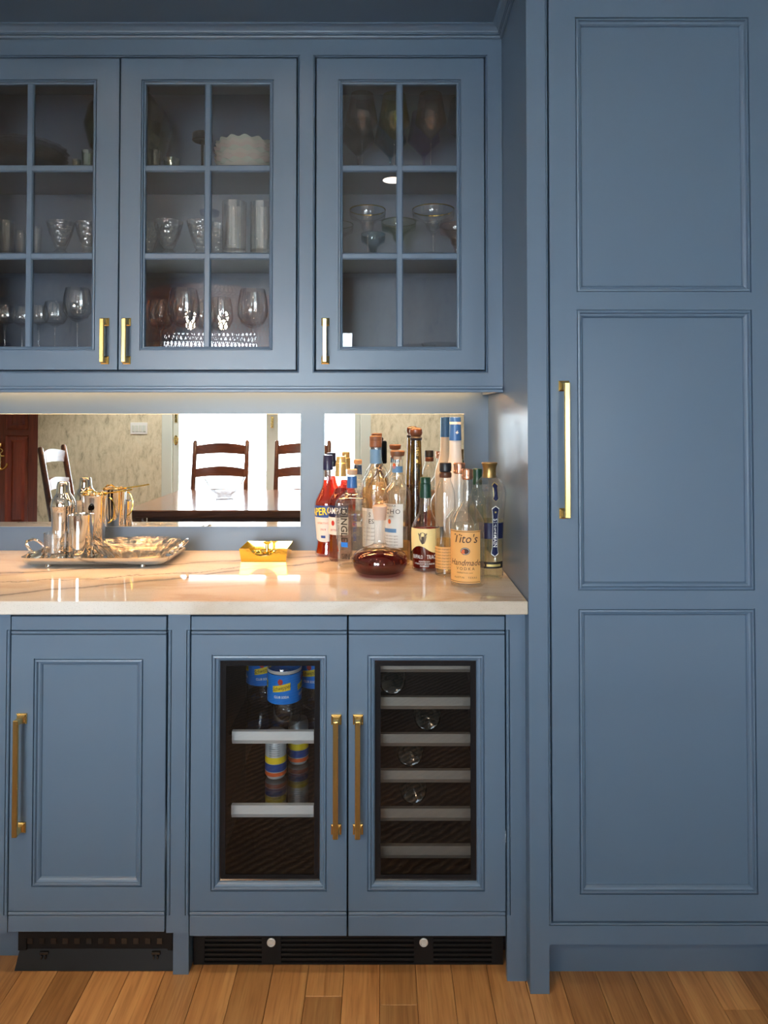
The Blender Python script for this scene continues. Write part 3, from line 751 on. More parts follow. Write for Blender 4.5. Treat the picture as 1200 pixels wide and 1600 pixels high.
# black grille with locks
GX0, GX1, GY = WX(302, 1490, .088), WX(786, 1490, .088), .088
gr = obj('vent_grille', MB().box(GX0, GX1, .098, .1195, .0015, .108).box(GX0, GX0 + .028, GY, .098, .0015, .108).box(GX1 - .028, GX1, GY, .098, .0015, .108)
         .box(GX0 + .028, GX1 - .028, GY, .098, .0015, .006).box(GX0 + .028, GX1 - .028, GY, .098, .066, .108), 'black', fr)
lx = [WX(424, 1471, GY), WX(662, 1471, GY)]
cols = [GX0 + .028, lx[0] - .024, lx[0] + .024, lx[1] - .024, lx[1] + .024, GX1 - .028]
for x in lx: obj('lock_plate', MB().box(x - .024, x + .024, GY, .098, .006, .066), 'black', gr)
for i in (0, 2, 4):
    for k in range(5):
        z = .012 + k * .0118
        obj('vent_slat', MB().cbox(cols[i], cols[i + 1], GY + .0015, .0975, z - .0030, z + .0030, .0008), 'black', gr)
for x in lx:
    obj('lock', MB().lathe([(0, 0), (.008, 0), (.0105, -.001), (.0108, -.004), (.009, -.005), (.0075, -.0045), (.007, -.003), (0, -.003)], 20, (0, 0, 0), axis='y')
        .xf(Matrix.Translation((x, GY, .0580))).box(x - .001, x + .001, GY - .0042, GY - .003, .0540, .0620), 'locksteel', gr, 35)

# ------------------------------------------------------------------ bottles
def prof_px(pts, cx, Y):
    """silhouette [(row, half width)] read at depth Y -> [(radius, z)] from bottom to top"""
    s = SC(Y)
    return sorted([(hw * s, WZ(y, Y)) for y, hw in pts], key=lambda p: p[1])
def r_at(prof, z):
    for (r0, z0), (r1, z1) in zip(prof, prof[1:]):
        if z0 <= z <= z1 and z1 > z0: return r0 + (r1 - r0) * (z - z0) / (z1 - z0)
    return prof[-1][0] if z > prof[-1][1] else prof[0][0]
def smooth_prof(p, n=3):
    """Catmull-Rom through the silhouette points"""
    out = []
    for i in range(len(p) - 1):
        p0, p1, p2, p3 = p[max(i - 1, 0)], p[i], p[i + 1], p[min(i + 2, len(p) - 1)]
        sharp = abs(p2[1] - p1[1]) < .0012
        for k in range(1 if sharp else n):
            t = k / (1 if sharp else n)
            q = [0.5 * (2 * p1[j] + (p2[j] - p0[j]) * t + (2 * p0[j] - 5 * p1[j] + 4 * p2[j] - p3[j]) * t * t + (3 * p1[j] - p0[j] - 3 * p2[j] + p3[j]) * t ** 3) for j in (0, 1)]
            q[0] = min(max(q[0], min(p1[0], p2[0]) - .001), max(p1[0], p2[0]) + .001); q[1] = min(max(q[1], p1[1]), p2[1])
            out.append(tuple(q))
    return out + [p[-1]]
class Bottle:
    def __init__(s, name, label, cat, cx, Y, sil, glass='bottle', seg=36, liquid=None, level=None, group=None, rz=0.0, base=None, smooth=38, soft=True, lid_gap=None):
        s.Y, s.cx = Y, cx
        mid = sil[len(sil) // 2][0]
        s.base = CT + .0006 if base is None else base
        s.X = WX(cx, mid, Y)
        s.root = thing(name, label, cat, (s.X, Y, s.base), group)
        p = prof_px(sil, cx, Y)
        p = [(r, z - s.base) for r, z in p if z > s.base + .003]
        r0 = p[0][0]
        p = [(r0 * .93, 0.0), (r0, .004)] + [q for q in p if q[1] > .006]
        if soft: p = p[:2] + smooth_prof(p[1:])[1:]
        s.p = p; s.top = p[-1][1]
        shell = [(0, 0.006), (r0 * .7, .003)] + p
        s.body = obj('glass_body', MB().lathe(shell, seg), glass, s.root, smooth, local=True)
        if liquid:
            zl = WZ(level, Y) - s.base
            t = min(.0032, r0 * .12)
            lp = [(0, .009), (r_at(p, .009) - t, .009)] + [(max(r - t, .001), z) for r, z in p if .012 < z < zl - .002] + [(r_at(p, zl) - t, zl), (0, zl)]
            s.liq = obj('liquid', MB().lathe(lp, seg), liquid, s.root, smooth, local=True)
    def z(s, y): return WZ(y, s.Y) - s.base
    def ang(s, px):
        """angle on the front (0 = facing -y) of the silhouette column px at the widest radius"""
        return px
    def cap(s, name, sil, mat, closed=True, label=None, seg=28, wob=None):
        p = [(r, z - s.base) for r, z in prof_px(sil, s.cx, s.Y)]
        o = obj(name, MB().lathe([(0, p[0][1])] + p + [(0, p[-1][1])], seg, wob=wob), mat, s.root, 30, local=True)
        if label: o['label'] = label
        return o
    def wrap(s, name, a0, a1, y0, y1, mat, parent=None, off=.0007, edge0=None, edge1=None, n=16, m=4, label=None):
        """paper patch following the glass between angles a0..a1 (degrees from the front, + to the right) and rows y0 (top)..y1"""
        vs = []; zt, zb = s.z(y0), s.z(y1)
        for i in range(n + 1):
            u = i / n; a = math.radians(a0 + (a1 - a0) * u)
            t = zt + (edge1(u) if edge1 else 0); b_ = zb + (edge0(u) if edge0 else 0)
            for k in range(m + 1):
                z = b_ + (t - b_) * k / m; r = r_at(s.p, z) + off
                vs.append((r * math.sin(a), -r * math.cos(a), z))
        fs = [(i * (m + 1) + k, (i + 1) * (m + 1) + k, (i + 1) * (m + 1) + k + 1, i * (m + 1) + k + 1) for i in range(n) for k in range(m)]
        o = obj(name, MB().add(vs, fs), mat, parent or s.root, 60, local=True)
        if label: o['label'] = label
        return o
    def flat(s, vs, fs, name, a, y, mat, parent=None, off=.0012):
        """flat xy art wrapped onto the glass at angle a, row y"""
        zc = s.z(y); out = []
        for x, yy, *_ in vs:
            z = zc + yy; r = r_at(s.p, z) + off; t = math.radians(a) + x / r
            out.append((r * math.sin(t), -r * math.cos(t), z))
        return obj(name, MB().add(out, fs), mat, parent or s.root, local=True)
    def text(s, body, a, y, h_px, mat, parent=None, vertical=False, tilt=0, name='lettering', off=.0012, bold=0.0, shear=0.0, spacing=1.0, stretch=1.0):
        size = h_px * SC(s.Y) / .70
        vs, fs = text_mesh(body, size, bold * size, shear, spacing=spacing)
        if not vs: return
        ct, st = math.cos(math.radians(tilt)), math.sin(math.radians(tilt))
        vs = [(x * stretch, y_) for x, y_, *_ in vs]
        vs = [(x * ct - y_ * st, x * st + y_ * ct) for x, y_ in vs]
        if vertical: vs = [(y_, -x) for x, y_ in vs]
        return s.flat(vs, fs, name, a, y, mat, parent, off)
def disc(rx, ry, n=24, x=0, y=0):
    return [(x + rx * math.cos(2 * math.pi * k / n), y + ry * math.sin(2 * math.pi * k / n)) for k in range(n)], [tuple(range(n))]
GRP = 'liquor bottles on the counter'

# orange aperitif
B = Bottle('liquor_bottle', 'orange-red aperitif bottle with navy cap and blue and white label, leftmost bottle', 'bottle', 512.5, .57,
           [(873, 19.5), (862, 19.5), (850, 17.5), (842, 17), (830, 18), (806, 20), (790, 20.5), (783, 20), (775, 16.5), (766, 12), (757, 9), (748, 8), (735, 7.6), (730, 7.6)], liquid='aperitif', level=750, group=GRP)
B.cap('cap', [(734, 7.9), (712, 7.4), (711, 6.8)], 'navy')
L = B.wrap('label', -78, 38, 806, 841, 'paper', edge0=lambda u: -.006 * math.sin(math.pi * u))
L2 = B.wrap('label', -80, 50, 788, 806, 'labelblue', label='blue label band')
B.text('APEROL', -18, 797, 11, 'yellow', L2, tilt=6, bold=.02, stretch=.82)
B.text('APERITIVO', -20, 815, 3, 'orangeink', L); B.text('1919', -20, 825, 3.5, 'redink', L)
B.wrap('crest', -32, -8, 834, 838, 'labelblue', L, off=.0011)
# red bitter
B = Bottle('liquor_bottle', 'dark red bitter bottle with pale gold cap, second bottle from the left', 'bottle', 532.5, .50,
           [(880, 18.5), (862, 18.5), (805, 19), (785, 19), (777, 16.5), (770, 12), (762, 9.4), (754, 8.2), (745, 7.8), (740, 7.6)], liquid='bitter', level=763, group=GRP)
B.cap('cap', [(744, 8.8), (724, 8.4), (723, 7.6), (719, 7.4), (714, 7.2), (713, 6.6)], 'palegold')
L = B.wrap('label', -75, 40, 806, 833, 'paper')
L2 = B.wrap('label', -75, 40, 788, 805, 'navy', label='navy label band')
B.text('CAMPARI', -22, 796.5, 9.5, 'inkwhite', L2, bold=.01, stretch=.66)
B.flat(*disc(.006, .008), 'crest', -35, 815, 'redink', L)
B.text('BITTER', -30, 826, 3, 'redink', L)
# gin with vertical lettering
B = Bottle('liquor_bottle', 'clear gin bottle with black lettering down its front and a blue neck seal', 'bottle', 550, .41,
           [(889, 22), (870, 22.5), (840, 24.5), (810, 26), (792, 26.5), (784, 25.5), (777, 21), (772, 13), (767, 8.8), (760, 7.6), (746, 7.2), (742, 7.2)], seg=12, smooth=15, liquid='water', level=800, group=GRP)
B.cap('stopper', [(742, 5), (741, 8), (734, 8.2), (733, 7.4)], 'cork')
B.wrap('neck_seal', -110, 110, 744, 762, 'bluefoil', off=.0010)
B.text('DINGLE', -27, 817, 11, 'ink', vertical=True, bold=.012, stretch=.94)
B.wrap('label', -40, -13, 843.5, 851, 'sodablue', off=.0012)
B.text('GIN', -25, 866, 8, 'ink', stretch=.8); B.text('DINGLE ORIGINAL', -50, 820, 4, 'ink', vertical=True)
B.text('POT STILL GIN', 12, 820, 4.5, 'labelblue', vertical=True)
# clear tequila with steel-blue neck band
B = Bottle('liquor_bottle', 'tequila bottle with tall brown stopper and blue band round the neck, behind the decanter', 'bottle', 587, .48,
           [(876, 20), (860, 21), (800, 21.5), (768, 21.5), (756, 21), (747, 18.5), (740, 13.5), (733, 9.8), (722, 8.6), (702, 8.4), (699, 8.4)], liquid='amber', level=762, group=GRP)
B.cap('stopper', [(699, 8.0), (698, 9.4), (689.5, 9.5), (689, 9.2), (688, 9.5), (682, 9.6), (681, 8.6)], 'woodcap')
B.wrap('neck_band', -95, 95, 702, 724, 'steelblue', off=.0009)
L = B.wrap('label', -70, 40, 792, 852, 'paper')
B.text('S', -25, 802, 7, 'ink', L); B.text('ES', -18, 812, 7, 'ink', L)
for i in range(4): B.text('de agave azul', -30, 822 + i * 6, 2.6, 'greyhide', L)
# tequila with wide walnut stopper
B = Bottle('liquor_bottle', 'tequila bottle with wide walnut disc stopper and large white label', 'bottle', 621, .42,
           [(880, 20), (866, 21), (800, 21.5), (778, 21.5), (768, 20.5), (761, 16.5), (754, 10.5), (746, 8.6), (730, 8), (720, 7.8), (717, 7.8)], liquid='amber', level=846, group=GRP)
B.cap('cork', [(718, 6.2), (711, 6.4)], 'cork')
B.cap('stopper', [(713, 7.5), (712, 10.5), (707, 11.6), (705, 11.4), (704, 10.4)], 'woodcap')
B.wrap('neck_band', -95, 95, 728, 738, 'steelblue', off=.0009)
B.flat(*disc(.0055, .008), 'seal', -40, 727.5, 'orangeink')
L = B.wrap('label', -88, 22, 785, 852, 'paper')
B.text('OCHO', -34, 797, 7, 'ink', L, spacing=1.25)
B.text('TEQUILA', -30, 787.8, 3, 'ink', L); B.text('plata', -28, 804, 3, 'inkbrown', L)
B.flat(*disc(.005, .007), 'crest', -35, 812, 'orangeink', L)
B.wrap('label_band', -64, -6, 823, 829, 'steelblue', L, off=.0012)
for i in range(4): B.text('single estate agave', -30, 834 + i * 4.5, 2.2, 'greyhide', L)
# tall dark tequila
B = Bottle('liquor_bottle', 'tall slender brown tequila bottle with round dark wooden stopper', 'bottle', 650, .50,
           [(876, 14), (860, 14), (830, 13.2), (790, 11.8), (750, 10.4), (715, 9), (695, 8.4), (687, 8.2)], glass='brownbottle', liquid='darkamber', level=772, group=GRP)
B.cap('collar', [(688, 8.6), (686, 9.6), (684, 9.8), (682, 8)], 'blackcap')
B.cap('stopper', [(683, 6.5), (680, 9), (676, 10.4), (671, 9.8), (668.5, 6.5), (668, 3)], 'darkwoodcap')
B.text('1942', 6, 705, 5, 'goldink', vertical=True); B.flat(*disc(.0045, .006), 'crest', 4, 720, 'goldink')
# bourbon with buffalo
B = Bottle('liquor_bottle', 'bourbon bottle with green capsule and a buffalo head on its label', 'bottle', 664.8, .357,
           [(895, 20), (880, 21), (850, 22), (830, 22.3), (822, 21.5), (814, 18), (807, 13.5), (800, 10.6), (792, 9.8), (782, 9), (777, 8.6), (772, 8.4)], liquid='bourbon', level=826, group=GRP)
B.cap('capsule', [(777.5, 9.2), (762, 8.7), (756, 8.6), (755.5, 7.6), (755, 7.6), (754, 8.2), (747, 8.2), (745.5, 7.4)], 'greenfoil')
L = B.wrap('label', -80, 80, 823, 856, 'cream', edge0=lambda u: .012 * math.sin(2.2 * math.pi * (u - .1)) + .020 * max(0, u - .55), n=24)
hd = [(-.012, .006), (-.008, .014), (0, .016), (.008, .013), (.011, .004), (.009, -.006), (.005, -.015), (-.002, -.018), (-.006, -.012), (-.010, -.006)]
B.flat(hd, [tuple(range(len(hd)))], 'buffalo_head', -14, 837, 'greyhide', L, .0013)
for nm, pts in (('buffalo_beard', [(-.006, -.006), (.004, -.006), (.003, -.015), (-.002, -.018), (-.006, -.012)]), ('buffalo_horn', [(-.011, .006), (-.014, .011), (-.0125, .015), (-.0105, .010), (-.0075, .009)]),
                ('buffalo_horn', [(.009, .006), (.0125, .011), (.011, .015), (.009, .010), (.006, .009)]), ('buffalo_muzzle', [(-.004, .004), (.003, .004), (.0045, -.004), (0, -.009), (-.0045, -.004)])):
    B.flat(pts, [tuple(range(len(pts)))], nm, -14, 837, 'darkhide', L, .0017)
B.text('BUFFALO', -37, 866.5, 5.6, 'inkwhite', bold=.004, stretch=.54, off=.0016); B.text('TRACE', 24, 866.5, 6.2, 'inkwhite', bold=.004, stretch=.66, off=.0016)
B.text('KENTUCKY', -8, 873.5, 2.4, 'inkwhite'); B.text('STRAIGHT BOURBON', -8, 877, 2.4, 'inkwhite'); B.text('WHISKEY', -8, 880.5, 2.4, 'inkwhite')
# whiskey with black cap
B = Bottle('liquor_bottle', 'whiskey bottle with black cap and text label, between bourbon and front vodka', 'bottle', 696, .285,
           [(904, 14), (898, 15.5), (880, 16), (830, 16), (790, 15.5), (770, 14.2), (758, 11.5), (751, 8.8), (745, 8.6), (740, 8.6)], liquid='amber', level=842, group=GRP)
B.cap('cap', [(737, 8), (735.5, 9.4), (725, 9.4), (723, 8.6)], 'blackcap')
B.cap('collar', [(746, 9.0), (744, 9.6), (739, 9.6), (737.5, 8.6)], 'darkwoodcap')
L = B.wrap('label', -80, 45, 852, 886, 'tan')
for i in range(7): B.text('aged in new charred oak', -28, 855.5 + i * 4.6, 2.6, 'inkbrown', L)
# frosted vodka
B = Bottle('liquor_bottle', 'tall frosted vodka bottle with blue foil neck against the mirror', 'bottle', 711.5, .47,
           [(880, 18), (860, 18.8), (765, 19.4), (752, 19), (742, 17), (732, 13.8), (722, 11.2), (712, 10), (690, 9.2), (660, 8.6), (654, 8.6)], glass='frost', group=GRP)
B.cap('neck_foil', [(688, 9.6), (665, 9.0), (660, 8.9), (652.5, 8.8), (651.5, 7.8)], 'bluefoil')
B.wrap('foil_band', -80, 80, 659, 663, 'paper', off=.0011, label='pale band on the blue foil')
B.flat([(-.006, 0), (-.002, .003), (.002, .0075), (.001, .002), (.0065, .0005), (.001, -.002), (-.001, -.005), (-.002, -.001)], [tuple(range(8))], 'goose_mark', 12, 676, 'inkwhite', off=.0018)
# rear vodka
B = Bottle('liquor_bottle', 'large clear vodka bottle with copper cap behind the front vodka bottle', 'bottle', 717.6, .36,
           [(896, 24), (880, 25), (830, 25), (815, 23), (803, 16), (794, 9), (784, 7.6), (750, 7.2), (740, 7.2)], liquid='water', level=800, group=GRP)
B.cap('cap', [(740, 7.6), (738.5, 9.6), (735.5, 9.8), (735, 9.2), (724.5, 9.6), (723, 8.8)], 'copper')
# front vodka
B = Bottle('liquor_bottle', 'vodka bottle with copper cap and tan label, frontmost on the counter', 'bottle', 730.2, .173,
           [(921, 24.5), (910, 26), (870, 26.2), (825, 26.2), (815, 25.5), (806, 22), (797, 16.5), (789, 10.5), (783, 8), (772, 7), (755, 6.8), (749, 6.8)], liquid='water', level=818, group=GRP)
B.cap('cap', [(749, 7.4), (747, 8.9), (743, 9.0), (742.5, 8.5), (734, 8.9), (732.8, 8.2)], 'copper')
L = B.wrap('label', -82, 40, 825.3, 905.5, 'tan', n=20)
B.wrap('label_border', -80, 38, 903.2, 904, 'inkbrown', L, off=.0011); B.wrap('label_border', -80, 38, 826.6, 827.4, 'inkbrown', L, off=.0011)
B.text("Tito's", -16, 838, 13, 'inkbrown', L, shear=.25, stretch=.95, bold=.004)
B.flat(*disc(.0125, .0095, 28), 'medallion', -14, 856.5, 'inkbrown', L, .0012)
B.flat(*disc(.0108, .0080, 28), 'medallion_field', -14, 856.5, 'paper', L, .0014)
B.flat(*disc(.0100, .0072, 28), 'medallion_centre', -14, 856.5, 'inkbrown', L, .0016)
hp = [(-.006, -.006), (-.007, -.001), (-.004, .004), (.000, .0055), (.0025, .002), (.001, -.002), (.003, -.006)]
B.flat(hp, [tuple(range(7))], 'medallion_head', -18, 856.8, 'orangeink', L, .0018)
B.text('Handmade', -16, 874.5, 9, 'inkbrown', L, shear=.3, stretch=.92, bold=.002)
B.text('VODKA', -14, 883.5, 4.5, 'inkbrown', L, spacing=1.5)
B.text('distilled from corn', -16, 889.5, 2.4, 'inkbrown', L); B.text('AUSTIN   TEXAS', -14, 897, 2.8, 'inkbrown', L, spacing=1.3)
# green-capped bottle
B = Bottle('liquor_bottle', 'bottle with green screw cap mostly hidden behind the elderflower liqueur', 'bottle', 746, .44,
           [(880, 13), (865, 13.5), (790, 13.5), (778, 12.5), (770, 10), (762, 7.6), (752, 6.8)], liquid='palespirit', level=790, glass='palegreen', group=GRP)
B.cap('cap', [(757, 7.4), (750, 7.2), (749, 6.9), (744, 7.2), (733, 7.2), (732, 6.4)], 'greenfoil')
# elderflower liqueur
B = Bottle('liquor_bottle', 'faceted elderflower liqueur bottle with bronze cap and navy vertical label, rightmost bottle', 'bottle', 765, .245,
           [(910, 21.5), (902, 22), (890, 20.8), (850, 21), (820, 22), (795, 24.2), (778, 25.8), (768, 26), (758, 23), (750, 17.5), (745, 12.5), (742, 10)], seg=10, smooth=12, liquid='palespirit', level=812, group=GRP)
B.cap('cap', [(746, 11), (744.5, 10.6), (735, 9.6), (729, 10.4), (724, 12.4), (722.5, 12)], 'bronze')
def orn(hw, hh, n=1):
    return [(-hw, -hh + .008), (-hw * .9, -hh + .006), (0, -hh), (hw * .9, -hh + .006), (hw, -hh + .008), (hw * .72, -hh + .013), (hw * .72, hh - .013), (hw, hh - .008), (hw * .9, hh - .006), (0, hh), (-hw * .9, hh - .006), (-hw, hh - .008), (-hw * .72, hh - .013), (-hw * .72, -hh + .013)]
def grid_shape(b, name, pts, a, y, mat, off):
    """fan the outline from its middle so it bends with the glass"""
    cy = sum(p[1] for p in pts) / len(pts)
    vs = [(0, cy)] + pts; n_ = len(pts)
    return b.flat(vs, [(0, i + 1, (i + 1) % n_ + 1) for i in range(n_)], name, a, y, mat, None, off)
B.wrap('label_band', -56, 56, 814, 838.5, 'navy', off=.0010)
grid_shape(B, 'label_border', orn(.0105, .0685), 12, 826.5, 'inkwhite', .0022)
grid_shape(B, 'label', orn(.0092, .0665), 12, 826.5, 'navy', .0026)
B.text('ST·GERMAIN', 12, 829, 6.2, 'inkwhite', vertical=True, bold=.012, off=.0032, stretch=.88)
B.flat([(.004 * (1 if k % 2 == 0 else .4) * math.cos(k * math.pi / 5), .004 * (1 if k % 2 == 0 else .4) * math.sin(k * math.pi / 5)) for k in range(10)], [tuple(range(10))], 'star', 12, 797, 'goldink', off=.0032)
grid_shape(B, 'neck_label_border', orn(.0085, .0260), 12, 766, 'goldink', .0022)
grid_shape(B, 'neck_label', orn(.0074, .0245), 12, 766.5, 'navy', .0026)
B.wrap('foot_band', -56, 56, 874, 884, 'ink', off=.0010); B.wrap('foot_band_print', -22, 40, 877.5, 881, 'goldink', off=.0014)
# decanter
B = Bottle('decanter', 'wide-based glass decanter with ball stopper, half full of dark red spirit', 'decanter', 593.4, .30,
           [(902, 24), (899, 29), (893, 36), (885, 41.5), (876, 43.2), (868, 41.5), (861, 35), (855, 23), (851, 13), (847, 9.2), (838, 8.4), (815, 8.8), (809, 9.2)], glass='glass', liquid='port', level=868, seg=48)
B.cap('stopper_collar', [(812, 9.4), (806, 10), (797, 11.4), (791, 11.6), (789, 8.4)], 'plastic_clear')
s_ = SC(.30); zc_ = B.z(774.5)
B2 = MB().lathe([(13.2 * s_ * math.cos(t), zc_ + 13.2 * s_ * math.sin(t)) for t in [-math.pi / 2 + math.pi * i / 14 for i in range(15)]], 28)
obj('stopper_ball', B2, 'crystal', B.root, True, local=True)

# ------------------------------------------------------------------ tray and barware
TZ = CT + .0006
Yf, Yb = .370, .618
tx0, tx1 = -1.070, -.632
tcx, tcy, thx, thy = (tx0 + tx1) / 2, (Yf + Yb) / 2, (tx1 - tx0) / 2, (Yb - Yf) / 2
tray = thing('serving_tray', 'silver rectangular serving tray with end handles on small feet', 'tray', (tcx, tcy, TZ))
zb = TZ + .010
obj('tray_dish', MB().loft([(tcx, tcy, thx - .014, thy - .011, .03, zb - .002), (tcx, tcy, thx - .005, thy - .004, .034, zb + .006), (tcx, tcy, thx, thy, .038, zb + .017), (tcx, tcy, thx + .001, thy + .001, .038, zb + .019),
     (tcx, tcy, thx - .003, thy - .003, .032, zb + .0185), (tcx, tcy, thx - .009, thy - .007, .030, zb + .008), (tcx, tcy, thx - .017, thy - .014, .026, zb + .001)], True, True), 'silver', tray, 50)
for sx_ in (-1, 1):
    for sy_ in (-1, 1):
        cx_, cy_ = tcx + sx_ * (thx - .08), tcy + sy_ * (thy - .03)
        obj('foot', MB().lathe([(0, 0), (.010, 0), (.008, .004), (.006, .009)], 14, (cx_, cy_, TZ)), 'silver', tray, True)
for sg in (-1, 1):
    xe = tcx + sg * thx
    pts = [(xe - sg * .008, tcy - .042, zb + .016), (xe + sg * .004, tcy - .041, zb + .03), (xe + sg * .016, tcy - .036, zb + .042), (xe + sg * .022, tcy - .02, zb + .05), (xe + sg * .022, tcy + .02, zb + .05), (xe + sg * .016, tcy + .036, zb + .042), (xe + sg * .004, tcy + .041, zb + .03), (xe - sg * .008, tcy + .042, zb + .016)]
    h = MB().tube(pts, .0042, 8)
    for yy in (-.042, .042):
        h.lathe([(.007 * math.cos(t) + .006, .004 * math.sin(t)) for t in [2 * math.pi * i / 8 for i in range(9)]], 14, (xe - sg * .006, tcy + yy, zb + .020))
    obj('tray_handle', h, 'silver', tray, True)
IZ = zb + .0018
def vessel(name, label, cat, cx, Y, sil, mat, base, parts=(), seg=40, smooth=35, group=None, inner=None, wob=None, sx=1, sy=1, rz=0):
    """turned vessel from its silhouette; inner = wall thickness for an open vessel"""
    X = WX(cx, sil[len(sil) // 2][0], Y)
    t = thing(name, label, cat, (X, Y, base), group, rz)
    p = [(r, z - base) for r, z in prof_px(sil, cx, Y)]
    p = [(r, z) for r, z in p if z > .002]
    p = [(p[0][0] * .94, 0), (p[0][0], .0015)] + p
    prof = [(0, 0)] + p
    if inner: prof += [(r - inner, z - (.0005 if i == 0 else 0)) for i, (r, z) in enumerate(reversed(p[1:])) if z > inner] + [(0, max(inner, .003))]
    else: prof += [(0, p[-1][1])]
    obj('body', MB().lathe(prof, seg, wob=wob, sx=sx, sy=sy), mat, t, smooth, local=True)
    return t, p, X
t, p, X = vessel('cocktail_shaker', 'tall polished steel cocktail shaker at the back of the tray', 'shaker', 98.5, .558,
                 [(868, 14.5), (840, 15.5), (800, 17.5), (793, 18), (791.5, 18.6), (789, 18.6)], 'chrome', IZ)
s5 = SC(.555)
zz = lambda y: WZ(y, .555) - IZ
obj('strainer_top', MB().lathe([(18.4 * s5, zz(790)), (18.2 * s5, zz(786)), (17 * s5, zz(781)), (14 * s5, zz(775)), (11 * s5, zz(771)), (10.4 * s5, zz(769)), (0, zz(769))], 40), 'chrome', t, 40, local=True)
obj('cap', MB().lathe([(10.8 * s5, zz(771)), (10.6 * s5, zz(769)), (9.4 * s5, zz(757)), (8.8 * s5, zz(754.5)), (7.6 * s5, zz(753)), (0, zz(752.6))], 32), 'chrome', t, 40, local=True)
t, p, X = vessel('mixing_tin', 'tall steel mixing tin with a wire ring handle, behind the cup', 'mixing tin', 148, .560,
                 [(862, 14), (840, 15), (800, 17.5), (777, 19), (773, 19.6)], 'chrome', IZ, inner=.0015)
s6 = SC(.56); zz = lambda y: WZ(y, .56) - IZ
obj('ring_handle', MB().tube([(19 * s6 + .004 + .020 * math.sin(a), 0, zz(797) + .040 * math.cos(a)) for a in [math.pi * i / 12 for i in range(13)]], .0018, 6), 'gold', t, True, local=True)
st = thing('cocktail_strainer', 'gold bar strainer with long handle lying across the mixing tin', 'strainer', (X, .560, IZ + zz(773) + .001))
obj('strainer_plate', MB().lathe([(0, 0), (17 * s6, 0), (20 * s6, .0012), (20.5 * s6, .0028), (17 * s6, .0022), (0, .0020)], 32), 'gold', st, 40, local=True)
obj('strainer_coil', MB().tube([(15 * s6 * math.cos(a), 15 * s6 * math.sin(a), .0045 + .0015 * math.cos(a * 24)) for a in [2 * math.pi * i / 120 for i in range(120)]], .0008, 5, closed=True), 'chrome', st, True, local=True)
obj('strainer_handle', MB().tube([(-18 * s6, 0, .003), (-12 * s6, 0, .012), (-4 * s6, 0, .014), (2 * s6, 0, .005), (20 * s6, 0, .004), (40 * s6, .0, .010), (58 * s6, .0, .016)], .0022, 8), 'gold', st, True, local=True)
vessel('steel_cup', 'polished steel tumbler in the middle of the tray', 'cup', 126, .470, [(872, 17), (868, 17.8), (840, 18.2), (812, 18.8), (806, 19.2), (803.5, 19.4)], 'chrome', IZ, inner=.0012)
vessel('glass_tumbler', 'small clear glass tumbler at the left of the tray', 'glass', 87, .432, [(877, 15.5), (870, 16.2), (850, 16.8), (834, 17.4), (832, 17.5)], 'glass_bright', IZ, inner=.002)
# scalloped crystal dish
cxp, Yd = 213, .490
X = WX(cxp, 860, Yd); sd = SC(Yd)
dish = thing('crystal_dish', 'oblong scalloped crystal dish on the right half of the tray', 'dish', (X, Yd, IZ), rz=math.radians(3))
rw = 68 * sd
wv = lambda a, r, z: 1 + (.05 * math.cos(a * 12) if z > .03 else .025 * math.cos(a * 12)) * (1 if r > rw * .5 else 0)
obj('bowl', MB().lathe([(0, 0), (rw * .62, 0), (rw * .66, .004), (rw * .76, .019), (rw * .90, .033), (rw, .043), (rw * 1.02, .046), (rw * .985, .0455), (rw * .87, .034), (rw * .73, .021), (rw * .62, .008), (rw * .55, .005), (0, .005)], 96, wob=wv, sx=1.0, sy=.64), 'crystal_bright', dish, 50, local=True)
ri = MB()
for k in range(24):
    a = 2 * math.pi * k / 24
    for q in (-.16, 0, .16):
        ri.tube([(rw * .72 * math.cos(a), rw * .72 * .64 * math.sin(a), .0075), (rw * .93 * math.cos(a + q * .6), rw * .93 * .64 * math.sin(a + q * .6), .0345)], .0011, 4, radii=[.0016, .0006])
obj('cut_fans', ri, 'silver', dish, local=True)['kind'] = 'stuff'

# gold napkin holder with weight
nY0, nY1 = .462, .585
nx0, nx1 = WX(377, 875, nY0), WX(446.5, 875, nY0)
ncx, ncy, nhx, nhy = (nx0 + nx1) / 2, (nY0 + nY1) / 2, (nx1 - nx0) / 2, (nY1 - nY0) / 2
nh = thing('napkin_holder', 'gold cocktail napkin holder with scooped front and knobbed weight', 'napkin holder', (ncx, ncy, TZ))
H = .040; fl_ = .006
def wall_plate(p0, p1, out, cut):
    """flared side from p0 to p1 (plan), out = outward unit; cut = scoop depth"""
    n_ = 24; vs = []
    for th in (0, .0016):
        for i in range(n_ + 1):
            u = i / n_; x = p0[0] + (p1[0] - p0[0]) * u; y = p0[1] + (p1[1] - p0[1]) * u
            dz = cut * max(0.0, 1 - ((u - .5) / .27) ** 2) ** .5 if cut else 0
            e = (u - .5) * 2 * fl_
            ex, ey = ((p1[0] - p0[0]), (p1[1] - p0[1])); ln = math.hypot(ex, ey)
            for z in (0, H - dz):
                k = z / H
                vs.append((x + out[0] * (fl_ * k - th) + ex / ln * e * k, y + out[1] * (fl_ * k - th) + ey / ln * e * k, TZ + z))
    m_ = 2 * (n_ + 1); fs = []
    for i in range(n_):
        a = 2 * i
        fs += [(a, a + 2, a + 3, a + 1), (m_ + a, m_ + a + 1, m_ + a + 3, m_ + a + 2), (a + 1, a + 3, m_ + a + 3, m_ + a + 1)]
    return MB().add(vs, fs)
